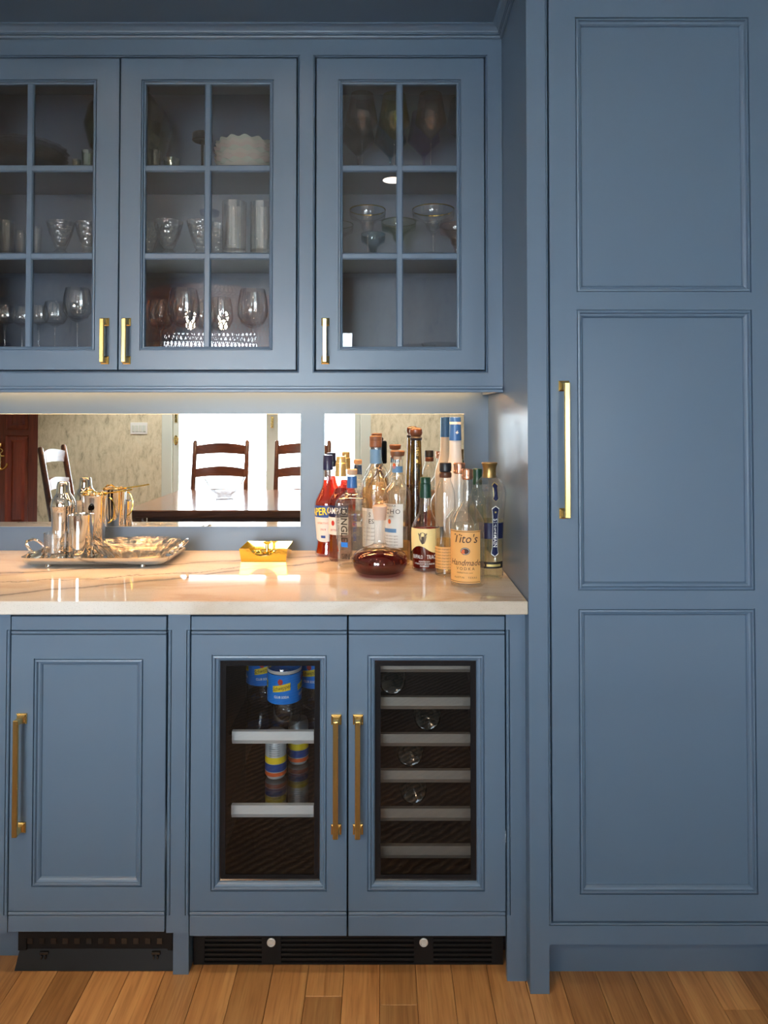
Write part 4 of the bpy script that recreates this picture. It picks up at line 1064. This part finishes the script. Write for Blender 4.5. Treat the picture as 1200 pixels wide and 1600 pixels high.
for nm, p0, p1, o_, c_ in (('front_wall', (nx0, nY0), (nx1, nY0), (0, -1), .023), ('back_wall', (nx0, nY1), (nx1, nY1), (0, 1), 0), ('side_wall', (nx0, nY0), (nx0, nY1), (-1, 0), 0), ('side_wall', (nx1, nY0), (nx1, nY1), (1, 0), 0)):
    obj(nm, wall_plate(p0, p1, o_, c_), 'gold', nh)
obj('floor_plate', MB().box(nx0, nx1, nY0, nY1, TZ, TZ + .002), 'gold', nh)
tag(obj('paper_napkins', MB().cbox(nx0 + .008, nx1 - .008, nY0 + .008, nY1 - .008, TZ + .0025, TZ + .012, .001), 'paper', at=(ncx, ncy, TZ + .0025)), 'short stack of white paper napkins inside the gold holder', 'napkins')
wt = MB()
for sg in (-1, 1):
    wt.lathe([(0, 0), (.020, 0), (.026, .004), (.024, .009), (.017, .012), (.013, .010), (.010, .013), (.006, .0125), (0, .015)], 32, (ncx + sg * .026, ncy - .012, TZ + .013), wob=lambda a, r, z: 1 + .10 * math.cos(7 * a))
wtp = obj('weight', wt, 'gold', nh, True)
kx = ncx + .002
obj('knob', MB().tube([(kx, ncy - .01, TZ + .02), (kx, ncy - .006, TZ + .044)], .005, 12).lathe([(0, 0), (.005, .001), (.012, .005), (.013, .007), (.010, .009), (0, .010)], 24, (kx, ncy - .005, TZ + .042)), 'gold', nh, True)

# ------------------------------------------------------------------ glassware in the wall cabinet
SB = (IB + .0004, SH[1] + .0195, SH[0] + .0195)   # shelf surfaces: bottom, middle, top
def place(o, px, py, Y, shelf):
    o.location = (WX(px, py, Y), Y, SB[shelf]); return o
def glass_thing(name, label, cat, px, py, Y, shelf, prof, mat, group=None, seg=32, wob=None, smooth=40, parts=()):
    t = thing(name, label, cat, (WX(px, py, Y), Y, SB[shelf]), group)
    obj('bowl' if len(parts) else 'body', MB().lathe(prof, seg, wob=wob), mat, t, smooth, local=True)
    for nm, pf, mt in parts: obj(nm, MB().lathe(pf, seg), mt, t, smooth, local=True)
    return t
def stem_parts(zb_, rf, rs, mat): return [('stem', [(rs * 1.3, .006), (rs, .014), (rs * .9, zb_ * .6), (rs * 1.2, zb_ - .004), (rs * 2.2, zb_)], mat), ('foot', [(0, .0015), (rf * .99, .0005), (rf, .0018), (rf * .5, .0035), (rs * 1.3, .0065), (0, .0066)], mat)]
# tall coloured wine glasses: angular bowls
def angular(h, r, zb_): return [(0, zb_), (r * .10, zb_ + .002), (r, zb_ + (h - zb_) * .36), (r * .985, zb_ + (h - zb_) * .42), (r * .72, h), (r * .70, h), (r * .96, zb_ + (h - zb_) * .40), (r * .08, zb_ + .006), (0, zb_ + .005)]
GW = 'coloured wine glasses on the top shelf'
for px, py, Y, mat, lab in ((566, 190, .455, 'amberglass', 'amber-tinted wine glass at the front left of the top shelf'), (616, 190, .460, 'yellowglass', 'yellow-tinted wine glass beside the amber glass'),
                            (673, 190, .455, 'amberglass', 'amber-tinted wine glass in front of the purple glass'), (722, 195, .49, 'tealglass', 'blue wine glass half hidden at the right of the top shelf'),
                            (560, 195, .565, 'smokeglass', 'smoky brown wine glass behind the left amber glass'), (610, 195, .575, 'tealglass', 'teal wine glass behind the yellow glass'),
                            (662, 195, .565, 'purpleglass', 'purple wine glass behind the amber glass')):
    h, r, zb_ = .232, .0485, .094
    if Y > .5: r = .052; h = .222; zb_ = .080
    glass_thing('wine_glass', lab, 'wine glass', px, py, Y, 2, angular(h, r, zb_), mat, GW, 40, parts=stem_parts(zb_ + .001, .036, .0032, 'glass' if Y < .5 else mat))
# margarita glasses, gold rims
GM = 'wide cocktail glasses on the middle shelf'
def marg(h, r, zb_): return [(0, zb_), (r * .12, zb_ + .001), (r * .30, zb_ + .014), (r * .36, zb_ + .030), (r * .60, zb_ + .040), (r * .95, zb_ + .048), (r, zb_ + .058), (r * .985, h), (r * .965, h), (r * .95, zb_ + .056), (r * .58, zb_ + .044), (r * .32, zb_ + .034), (r * .2, zb_ + .012), (0, zb_ + .006)]
for px, Y, r, h, mat, rim, lab in ((574.5, .46, .056, .140, 'glass', 'gold', 'gold-rimmed margarita glass left of the glazing bar'), (677, .455, .0655, .139, 'glass', 'gold', 'larger gold-rimmed margarita glass right of the glazing bar'),
                            (623, .54, .056, .125, 'palegreen', 'greenglass', 'green-rimmed cocktail glass behind the glazing bar'), (528, .57, .05, .125, 'glass', 'greenglass', 'green-rimmed cocktail glass at the far left of the middle shelf'),
                            (713, .56, .055, .118, 'rosyglass', 'rosyglass', 'rose-tinted cocktail glass at the right end of the middle shelf'), (583, .60, .040, .100, 'tealglass', 'tealglass', 'teal cocktail glass behind the left margarita glass')):
    zb_ = h - .072
    t = glass_thing('cocktail_glass', lab, 'cocktail glass', px, 345, Y, 1, marg(h, r, zb_), mat, GM, 40, parts=stem_parts(zb_ + .001, .040, .0055, mat))
    obj('rim', MB().tube([(r * .978 * math.cos(a), r * .978 * math.sin(a), h) for a in [2 * math.pi * i / 40 for i in range(40)]], .0016, 6, closed=True), rim, t, True, local=True)
# plates on the bottom shelf of the single door
def plate_prof(r, h=.02): return [(0, 0), (r * .55, 0), (r * .6, .002), (r * .98, h), (r, h + .001), (r * .96, h + .001), (r * .6, .005), (0, .004)]
for px, Y, r, h, lab in ((690, .44, .062, .086, 'shallow footed glass dish behind the single door, nearer the right side'), (652, .56, .060, .092, 'shallow glass dish behind the lower right pane, farther back')):
    glass_thing('glass_dish', lab, 'dish', px, 533, Y, 0, [(0, 0), (r * .45, 0), (r * .4, .006), (r * .3, .012), (r * .7, h * .6), (r, h), (r * .985, h + .001), (r * .66, h * .6 + .004), (0, .02)], 'glass', 'glass dishes behind the single door', 40)
# white ruffled plates
GPL = 'white ruffled plates on the top shelf'
pX, pY = WX(384, 230, .50), .50
ruf = lambda ph: (lambda a, r, z: 1 + (.03 * math.cos(14 * a + ph) if r > .05 else 0))
for i_, c_ in enumerate(((.74, .71, .66), (.66, .70, .64), (.74, .66, .63))): M['porcelain%d' % i_] = principled('pastel_porcelain_%d' % i_, (*c_, 1), .25)[0]
names = ['bottom', 'second', 'third', 'fourth', 'fifth', 'sixth', 'seventh', 'top']
zt0 = WZ(204, .50 - .08) - .012
npl = 8; step = (zt0 - SB[2] - .018) / (npl - 1)
for i in range(npl):
    r = .093 - (.006 if i in (0, 1) else 0) + random.uniform(-.004, .004)
    ph = random.uniform(0, 6.28)
    mb = MB().lathe([(0, 0), (r * .6, 0), (r * .66, .002), (r * .98, .0095), (r, .0105), (r * .97, .0112), (r * .64, .005), (0, .003)], 112, wob=ruf(ph))
    mb.v = [(x, y, z + (.0026 * math.cos(14 * math.atan2(y, x) + ph) if math.hypot(x, y) > .07 else 0)) for x, y, z in mb.v]
    o = obj('plate', mb, 'porcelain%d' % (i % 3), None, 40, local=True)
    o.location = (pX + random.uniform(-.002, .002), pY, SB[2] + .0028 + i * step)
    tag(o, 'ivory ruffled plate, %s of the stack%s on the top shelf' % (names[i], '' if i in (0, npl - 1) else ' counted from the bottom'), 'plate', GPL)
# crystal plates behind the left door
GPC = 'crystal plates on the top shelf'
pX, pY = WX(45, 230, .50), .50
for i in range(8):
    r = .116 - .004 * (i % 3)
    ph = random.uniform(0, 6.28)
    o = obj('crystal_plate', MB().lathe([(0, 0), (r * .6, 0), (r * .7, .003), (r * .97, .016), (r, .018), (r * .96, .019), (r * .64, .006), (0, .004)], 72, wob=(lambda ph_: (lambda a, r_, z: 1 + (.03 * math.cos(16 * a + ph_) if r_ > .06 else 0)))(ph)), 'crystal_fine', None, 45, local=True)
    o.location = (pX, pY, SB[2] + .0008 + i * .0095)
    tag(o, 'scalloped crystal plate, %s' % (['bottom of the stack behind the left door', 'second from the bottom of the crystal stack', 'third from the bottom of the crystal stack', 'fourth from the bottom of the crystal stack', 'fifth from the bottom of the crystal stack', 'sixth from the bottom of the crystal stack', 'second from the top of the crystal stack', 'top of the stack behind the left door'][i]), 'plate', GPC)
# green globe vase
vY = .50; vr = 66 * SC(vY)
glass_thing('globe_vase', 'large round green glass vase on the top shelf behind the door stiles', 'vase', 201, 190, vY, 2,
            [(0, .004), (vr * .35, 0), (vr * .5, .01), (vr * .86, vr * .55), (vr, vr * 1.05), (vr * .92, vr * 1.45), (vr * .66, vr * 1.8), (vr * .45, vr * 2.0), (vr * .47, vr * 2.12), (vr * .45, vr * 2.12), (vr * .43, vr * 2.0), (vr * .64, vr * 1.78), (vr * .9, vr * 1.44), (vr * .97, vr * 1.05), (vr * .84, vr * .57), (vr * .46, .014), (0, .009)], 'greenglass', None, 40)
def tumbler(h, r0, r1, w_=.0022): return [(0, 0), (r0, 0), (r1, h), (r1 - w_, h), (r0 - w_, .008), (0, .008)]
GT = 'small glasses on the top shelf'
for px, Y, h, r, mat, lab in ((137, .435, .050, .018, 'palegreen', 'small pale green tumbler in front of the green vase, left door'), (120, .46, .032, .014, 'palegreen', 'tiny pale green cup beside the crystal plates'),
                              (242, .435, .050, .020, 'palegreen', 'small clear green tumbler in front of the green vase, middle door'), (268, .46, .034, .026, 'palegreen', 'low crinkled green glass bowl right of the green vase')):
    glass_thing('small_glass', lab, 'glass', px, 240, Y, 2, tumbler(h, r * .8, r), mat, GT, 24, wob=(lambda a, r_, z: 1 + .05 * math.cos(6 * a)) if h < .04 else None)
ps = thing('pedestal_stand', 'small dark flat-topped stand on a thin stem left of the white plates', 'stand', (WX(316, 240, .53), .53, SB[2]))
hs_ = WZ(209, .53) - SB[2]
obj('top', MB().lathe([(0, hs_), (.030, hs_), (.032, hs_ - .003), (.032, hs_ - .022), (.029, hs_ - .024), (0, hs_ - .020)], 32), 'black', ps, 30, local=True)
obj('stem', MB().lathe([(.004, .004), (.004, hs_ - .019)], 12), 'black', ps, True, local=True)
obj('foot', MB().lathe([(0, 0), (.026, 0), (.026, .004), (.004, .007), (0, .007)], 28), 'black', ps, 30, local=True)
# middle shelf: crystal
def facet(n_, d): return lambda a, r, z: 1 + d * math.cos(n_ * a)
GC = 'crystal glassware on the middle shelf'
def highball(px, Y, ytop, hw, lab):
    h = WZ(ytop, Y) - SB[1]; r = hw * SC(Y)
    glass_thing('highball_glass', lab, 'glass', px, 355, Y, 1, [(0, 0), (r * .92, 0), (r * .95, .02), (r, h), (r - .002, h), (r * .9, .014), (0, .014)], 'glass_bright', GC, 60, wob=facet(10, .03))
highball(366, .45, 317, 19, 'tall crystal highball glass right of the glazing bar on the middle shelf')
highball(409, .455, 318, 18.5, 'tall crystal highball glass nearest the stile on the middle shelf')
def compote(px, Y, ytop, hw, lab):
    h = WZ(ytop, Y) - SB[1]; r = hw * SC(Y)
    glass_thing('crystal_bowl', lab, 'bowl', px, 370, Y, 1, [(0, 0), (r * .55, 0), (r * .5, .006), (r * .30, .016), (r * .42, .024), (r * .8, h * .66), (r, h), (r * .97, h), (r * .74, h * .66), (r * .3, .030), (0, .027)], 'crystal', GC, 48, wob=facet(12, .03))
for a in ((263, .45, 347, 23, 'footed crystal bowl in the lower left of the middle door'), (313, .46, 347, 21, 'footed crystal bowl behind the vertical bar of the middle door'), (95, .45, 348, 21, 'footed crystal bowl behind the left door'),
          (137, .46, 349, 19, 'footed crystal bowl at the right edge of the left door'), (232, .56, 352, 20, 'footed crystal bowl set back at the left edge of the middle door'), (340, .57, 352, 20, 'footed crystal bowl set back beside the highball glasses')):
    compote(*a)
GS = 'short tumblers on the middle shelf'
for px, Y, yt, hw, lab in ((10, .45, 346, 11, 'clear tumbler at the left edge of the picture, middle shelf'), (32, .50, 362, 11, 'short tumbler beside the leftmost tumbler'), (55, .46, 355, 10, 'clear tumbler behind the bar of the left door')):
    h = WZ(yt, Y) - SB[1]; r = hw * SC(Y)
    glass_thing('glass_tumbler', lab, 'glass', px, 370, Y, 1, tumbler(h, r * .85, r), 'glass', GS, 28)
# bottom shelf: stemmed wine glasses
GB = 'stemmed wine glasses on the bottom shelf'
def wineglass(px, Y, ytop, hw, ybowl, lab):
    h = WZ(ytop, Y) - SB[0]; zb_ = WZ(ybowl, Y) - SB[0]; r = hw * SC(Y); hb = h - zb_
    pf = [(0, zb_), (r * .25, zb_ + .002), (r * .72, zb_ + hb * .12), (r * .97, zb_ + hb * .32), (r, zb_ + hb * .45), (r * .93, zb_ + hb * .75), (r * .80, h), (r * .785, h), (r * .91, zb_ + hb * .75), (r * .975, zb_ + hb * .45), (r * .93, zb_ + hb * .32), (r * .68, zb_ + hb * .14), (0, zb_ + .005)]
    glass_thing('wine_glass', lab, 'wine glass', px, 500, Y, 0, pf, 'glass', GB, 36, parts=stem_parts(zb_ + .001, r * .85, .0035, 'glass'))
for a in ((395, .45, 453, 24, 513, 'large wine glass nearest the right stile of the middle door'), (344, .46, 466, 20, 518, 'wine glass right of the vertical bar of the middle door'), (287, .45, 452, 25, 512, 'large wine glass in the lower left pane of the middle door'),
          (252, .54, 470, 20, 515, 'wine glass set back at the left of the middle door'), (318, .56, 470, 19, 515, 'wine glass set back behind the bar of the middle door'),
          (121, .45, 451, 22, 503, 'large wine glass nearest the right stile of the left door'), (86, .535, 472, 18, 510, 'wine glass second from the right behind the left door'), (61, .46, 478, 14, 508, 'wine glass right beside the bar of the left door'),
          (35, .50, 480, 14, 510, 'wine glass left beside the bar of the left door'), (8, .46, 478, 15, 508, 'wine glass at the left edge of the picture, bottom shelf')):
    wineglass(*a)

# ------------------------------------------------------------------ drinks in the cooler
GD = 'soda bottles in the cooler'
def soda(px, Y, lab, rot=0):
    s = SC(.165); r = 26 * s
    t = thing('soda_bottle', lab, 'soda bottle', (WX(px, 1100, Y), Y, zs1 - .0055), GD, rot)
    lz0, lz1 = .062, .135
    pf = [(0, .006), (r * .4, .001), (r * .8, 0), (r * .94, .008), (r, .02), (r * .96, .045), (r, .058), (r, .14), (r * .97, .146), (r * .86, .160), (r * .55, .172), (r * .30, .178), (r * .30, .184)]
    obj('bottle_body', MB().lathe(pf, 36, wob=lambda a, rr, z: 1 + (.05 * math.cos(5 * a) if z < .012 else 0)), 'bottle', t, 45, local=True)
    obj('cap', MB().lathe([(0, .176), (r * .33, .176), (r * .33, .188), (0, .189)], 20), 'yellow', t, 30, local=True)
    lb = obj('label', MB().lathe([(r + .0006, lz0), (r + .0006, lz1)], 36), 'sodablue', t, True, local=True)
    obj('neck_ring', MB().lathe([(r + .0003, lz1 + .002), (r + .0012, lz1 + .006), (r + .0003, lz1 + .010)], 36), 'frost', t, True, local=True)
    def onto(vs, a, z, off):
        R = r + off
        return [(R * math.sin(a + x / R), -R * math.cos(a + x / R), z + y) for x, y, *_ in vs]
    for ai in (-.05, 1.5, -1.6, 3.1):
        hw, hh, sl = .038, .0085, .16
        n_ = 10; vs = []
        for i in range(n_ + 1):
            x = -hw * .5 * 1.0 + hw * i / n_ * 1.0
            vs += [(x * 1.25, -hh + x * sl), (x * 1.25, hh + x * sl * 1.6)]
        obj('brand_banner', MB().add(onto(vs, ai, .103, .0012), [(2 * i, 2 * i + 2, 2 * i + 3, 2 * i + 1) for i in range(n_)]), 'yellow', lb, local=True)
        v, f = text_mesh('Schweppes', .0155, 0, .2)
        obj('lettering', MB().add(onto([(x * .72, y + x * sl) for x, y, *_ in v], ai, .1035, .0017), f), 'ink', lb, local=True)
        v, f = text_mesh('CLUB SODA', .0085, .0002)
        obj('lettering', MB().add(onto([(x * .85, y) for x, y, *_ in v], ai, .080, .0012), f), 'inkwhite', lb, local=True)
        v, f = disc(.0068, .0075, 20)
        obj('medallion', MB().add(onto(v, ai - .06, .1185, .0015), f), 'redink', lb, local=True)
    return t
so = soda(444.5, .165, 'club soda bottle in the middle of the top cooler shelf')
copy_thing(so, (WX(410, 1060, .29), .29, zs1 - .0055), 'club soda bottle set back to the left on the top cooler shelf', GD, rz=.25)
copy_thing(so, (WX(493, 1060, .27), .27, zs1 - .0055), 'club soda bottle in shadow at the right of the top cooler shelf', GD, rz=-.2)
GK = 'drink cans in the cooler'
for px, Y, lab in ((431, .255, 'banded drink can left under the top shelf strip'), (466, .335, 'banded drink can right under the top shelf strip')):
    r = .0285
    t = thing('drink_can', lab, 'can', (WX(px, 1190, Y), Y, zs2 - .0055), GK)
    hgt = .122
    obj('can_body', MB().lathe([(0, .003), (r * .75, 0), (r * .82, .001), (r, .010), (r, hgt - .012), (r * .86, hgt - .002), (r * .85, hgt), (0, hgt - .003)], 32), 'alu', t, 40, local=True)
    for nm, a, c, mt in (('red_band', .010, .020, 'orangeink'), ('blue_band', .022, .042, 'labelblue'), ('yellow_band', .043, .060, 'yellow')):
        obj(nm, MB().lathe([(r + .0005, a), (r + .0005, c)], 32), mt, t, True, local=True)
    for k in range(6):
        v, f = text_mesh('carbonated water', .0042)
        R = r + .0007
        obj('lettering', MB().add([(R * math.sin(x / R), -R * math.cos(x / R), .066 + k * .006 + y) for x, y, *_ in v], f), 'ink', t, local=True)
M['winebottle'] = principled('dark_wine_bottle', (0.006, 0.008, 0.007, 1), 0.08)[0]
GWN = 'wine bottles lying in the cooler'
for px, k, lab in ((613, 1, 'dark wine bottle lying on the second wine shelf'), (668, 2, 'dark wine bottle lying on the third wine shelf'), (641, 3, 'dark wine bottle lying on the fourth wine shelf'), (646, 4, 'dark wine bottle lying on the fifth wine shelf')):
    r = .0345
    X = WX(px, 1200, .12)
    t = thing('wine_bottle', lab, 'wine bottle', (X, .12, wz[k] - .0055 + r), GWN)
    obj('bottle_body', MB().lathe([(0, .018), (r * .4, .012), (r * .72, .001), (r * .86, 0), (r, .006), (r, .19), (r * .8, .215), (r * .42, .245), (r * .4, .29), (0, .29)], 32, axis='y'), 'winebottle', t, 40, local=True)
    obj('foil', MB().lathe([(r * .43, .25), (r * .45, .295), (0, .296)], 24, axis='y'), 'redink', t, 40, local=True)

# ------------------------------------------------------------------ the dining end of the room (seen in the mirrors and in reflections)
def VX(px, d): return (px - 600) / F_PX * d
def VZ(py, d): return CAM_Z + (650 - py) / F_PX * d
tag(struct_rug := obj('rug', MB().cbox(-2.7, 1.5, -3.7, -.24, .0008, .010, .003), 'rug', at=(-.6, -2, 0)), 'large dark brown woven rug under the dining table', 'rug')
TZt = .76; ty0, ty1, ttx0, ttx1 = -2.86, -1.575, -1.675, .62
tb = thing('dining_table', 'long varnished dark wood dining table reflected in the mirror', 'table', ((ttx0 + ttx1) / 2, (ty0 + ty1) / 2, .0105))
obj('tabletop', MB().cbox(ttx0, ttx1, ty0, ty1, TZt - .048, TZt, .006), 'tablewood', tb)
obj('apron', MB().box(ttx0 + .12, ttx1 - .12, ty0 + .12, ty0 + .145, .63, TZt - .0485).box(ttx0 + .12, ttx1 - .12, ty1 - .145, ty1 - .12, .63, TZt - .0485)
    .box(ttx0 + .12, ttx0 + .145, ty0 + .145, ty1 - .145, .63, TZt - .0485).box(ttx1 - .145, ttx1 - .12, ty0 + .145, ty1 - .145, .63, TZt - .0485), 'tablewood', tb)
for lx_ in (ttx0 + .08, ttx1 - .08):
    for ly_ in (ty0 + .08, ty1 - .08):
        obj('leg', MB().lathe([(0, .0105), (.024, .0105), (.03, .04), (.026, .1), (.04, .3), (.032, .45), (.045, .55), (.045, TZt - .0485), (0, TZt - .0485)], 16, (lx_, ly_, 0)), 'tablewood', tb, True)
def make_chair(loc, rz, label):
    t = thing('dining_chair', label, 'chair', loc, 'ladder-back chairs round the table', rz)
    w2 = .235; lean = lambda z: .0 if z < .46 else (z - .46) * .17
    for sg in (-1, 1):
        obj('rear_post', MB().tube([(sg * w2, -.22 - lean(z), z) for z in (0, .2, .46, .7, .95, 1.12, 1.135)], .022, 10, radii=[.018, .021, .023, .022, .021, .02, .012]), 'darkwood', t, True, local=True)
        obj('front_leg', MB().tube([(sg * (w2 + .01), .20, z) for z in (0, .2, .455)], .02, 10), 'darkwood', t, True, local=True)
    for zc, hh in ((1.055, .050), (.85, .046), (.655, .042)):
        n_ = 12; vs = []
        for i in range(n_ + 1):
            u = -1 + 2 * i / n_
            x = u * (w2 - .012); yb_ = -.22 - lean(zc) - .035 * (1 - u * u)
            for dy, dz in ((-.008, -hh + .012 * (1 - u * u)), (.008, -hh + .012 * (1 - u * u)), (.008, hh * .65 + .022 * (1 - u * u)), (-.008, hh * .65 + .022 * (1 - u * u))): vs.append((x, yb_ + dy, zc + dz))
        obj('ladder_slat', MB().add(vs, [(4 * i + j, 4 * i + (j + 1) % 4, 4 * i + 4 + (j + 1) % 4, 4 * i + 4 + j) for i in range(n_) for j in range(4)] + [(0, 1, 2, 3), tuple(4 * n_ + j for j in range(4))]), 'darkwood', t, 30, local=True)
    obj('seat', MB().loft([(0, -.005, w2 + .02, .235, .03, .44), (0, -.005, w2 + .025, .24, .035, .455), (0, -.005, w2 + .015, .23, .035, .472)], True, True), 'cane', t, 40, local=True)
    for z in (.18, .30):
        for sg in (-1, 1): obj('stretcher', MB().tube([(sg * w2, -.22, z), (sg * (w2 + .01), .20, z)], .011, 8), 'darkwood', t, True, local=True)
    obj('stretcher', MB().tube([(-w2, .20, .24), (w2, .20, .24)], .012, 8), 'darkwood', t, True, local=True)
    return t
# far side of the table: backs towards the french doors
ch = make_chair((VX(338.5, 6.25), -3.11, .0105), 0.0, 'ladder-back chair framed by the left french door in the mirror')
copy_thing(ch, (VX(470, 6.25), -3.11, .0105), 'ladder-back chair in front of the right french door in the mirror', rz=0.0)
copy_thing(ch, (-2.12, -2.30, .0105), 'ladder-back chair at the left end of the table by the brown door', rz=-math.pi / 2 - .10)
bY = -2.17; dB = 2.998 - bY
bw_ = thing('glass_bowl', 'footed clear glass bowl standing on the dining table', 'bowl', (VX(352, dB), bY, TZt + .0005))
rB = 32 * dB / F_PX
obj('bowl', MB().lathe([(0, 0), (rB * .42, 0), (rB * .42, .012), (rB * .34, .02), (rB * .36, .04), (rB * .62, .062), (rB * .86, .115), (rB, .158), (rB * .98, .16), (rB * .82, .115), (rB * .58, .068), (0, .05)], 40), 'glass_bright', bw_, 40, local=True)
# camera of the photographer on a small table tripod
tp = thing('tripod_camera', 'black camera on a low tripod standing on the table, seen between bottles in the mirror', 'camera', (-.035, -2.02, TZt + .0005))
obj('camera_body', MB().cbox(-.055, .055, -.035, .035, .27, .43, .008).cbox(-.03, .03, -.03, .03, .43, .455, .006), 'black', tp, local=True)
obj('lens', MB().lathe([(0, 0), (.034, 0), (.036, .03), (.038, .07), (.032, .072), (0, .06)], 28, (0, 0, 0), axis='y').xf(Matrix.Translation((0, .035, .35))), 'blackgloss', tp, 35, local=True)
obj('tripod_head', MB().lathe([(0, .2), (.022, .2), (.018, .235), (.028, .26), (.028, .27), (0, .27)], 20), 'black', tp, 35, local=True)
for k in range(3):
    a = math.pi / 2 + 2 * math.pi * k / 3
    obj('tripod_leg', MB().tube([(.012 * math.cos(a), .012 * math.sin(a), .215), (.14 * math.cos(a), .14 * math.sin(a), .008)], .008, 8), 'black', tp, True, local=True)
# woven pendant lamp over the table
pY_ = -2.25; dP = 2.43 - pY_
pXc = VX(326, dP); pR = 133 * dP / F_PX; zt_, zm_, zb_ = VZ(455, dP), VZ(478, dP), VZ(545, dP)
pl = thing('pendant_lamp', 'wide woven cane pendant lamp over the table, reflected in the middle door', 'pendant lamp', (pXc, pY_, zb_))
def shade_r(v):
    """radius, z along the shade from the top ring (0) to the lower rim (1)"""
    pts = [(.10, zt_ + .015), (.30 * pR, zt_ + .008), (.62 * pR, zt_ - .012), (.90 * pR, zm_ + .012), (pR, zm_ - .03), (1.0 * pR, (zm_ + zb_) / 2), (.97 * pR, zb_)]
    f = v * (len(pts) - 1); i = min(int(f), len(pts) - 2); u = f - i
    return pts[i][0] + (pts[i + 1][0] - pts[i][0]) * u, pts[i][1] + (pts[i + 1][1] - pts[i][1]) * u
wvn = MB()
for sgn in (-1, 1):
    for k in range(120):
        a0 = 2 * math.pi * k / 120
        wvn.tube([(pXc + shade_r(v)[0] * math.cos(a0 + sgn * v * .55), pY_ + shade_r(v)[0] * math.sin(a0 + sgn * v * .55), shade_r(v)[1] + sgn * .002) for v in [i / 12 for i in range(13)]], .0040, 4, cap=False)
for v in (0, .16, .33, .5, .58, .66, .83, 1):
    r, z = shade_r(v)
    wvn.tube([(pXc + r * math.cos(a), pY_ + r * math.sin(a), z) for a in [2 * math.pi * i / 64 for i in range(64)]], .006, 5, closed=True)
so_ = obj('woven_shade', wvn, 'cane', pl); so_['kind'] = 'stuff'
obj('cord', MB().tube([(pXc, pY_, zt_ + .015), (pXc, pY_, CEIL)], .004, 8), 'black', pl)
obj('ceiling_rose', MB().lathe([(0, CEIL - .03), (.06, CEIL - .025), (.065, CEIL)], 24, (pXc, pY_, 0)), 'black', pl, True)
obj('crossbar', MB().tube([(pXc - .25, pY_, zt_ - .03), (pXc + .25, pY_, zt_ - .03)], .006).tube([(pXc, pY_, zt_ + .02), (pXc, pY_, zt_ - .03)], .006), 'black', pl)
for px in (297, 348):
    xb_ = VX(px, dP); zb2 = VZ(512, dP)
    obj('lamp_holder', MB().lathe([(0, zb2 + .05), (.018, zb2 + .05), (.018, zb2 + .10), (.005, zb2 + .11), (.005, zt_ - .03)], 16, (xb_, pY_, 0)), 'black', pl, True)
    pt = bpy.data.lights.new('bulb_light', 'POINT'); pt.energy = 52; pt.color = (1, .78, .52); pt.shadow_soft_size = .035
    po = bpy.data.objects.new('bulb_light', pt); C.objects.link(po); po.parent = pl; po.location = (xb_ - pXc, 0, zb2 + .075 - zb_)
    obj('bulb', MB().lathe([(.030 * math.cos(t), zb2 + .02 + .034 * math.sin(t)) for t in [-math.pi / 2 + math.pi * i / 10 for i in range(11)]], 20, (xb_, pY_, 0)), 'bulb', pl, True)
# recessed ceiling lights; the unseen far pair is added to brighten the plaster wall
GR = 'recessed ceiling lights'
for x, y, lab in ((.05, -1.62, 'recessed ceiling light nearest the tall cabinet'), (-2.35, -1.62, 'recessed ceiling light left of the pendant'), (.05, -3.5, 'recessed ceiling light by the far wall, right'), (-2.35, -3.5, 'recessed ceiling light by the far wall, left'),
                  (-1.15, -.66, 'recessed ceiling light over the silver tray side'), (-.37, -.66, 'recessed ceiling light over the narrow mirror side')):
    t = thing('ceiling_light', lab, 'ceiling light', (x, y, CEIL), GR)
    obj('trim_ring', MB().lathe([(.058, -.004), (.075, -.006), (.080, 0)], 28), 'white', t, True, local=True)
    obj('lens', MB().lathe([(0, -.003), (.058, -.003)], 28), 'downlight', t, local=True)
    sl = bpy.data.lights.new('downlight_beam', 'SPOT'); near = y > -1; sl.energy = SPOT * (30 if y < -3 else 5 if near else 1); sl.color = (1, .98, .94) if y < -3 else (1, .82, .62); sl.spot_size = math.radians(58 if near else 110); sl.spot_blend = .6; sl.shadow_soft_size = .04
    so2 = bpy.data.objects.new('downlight_beam', sl); C.objects.link(so2); so2.parent = t; so2.location = (0, 0, -.006)
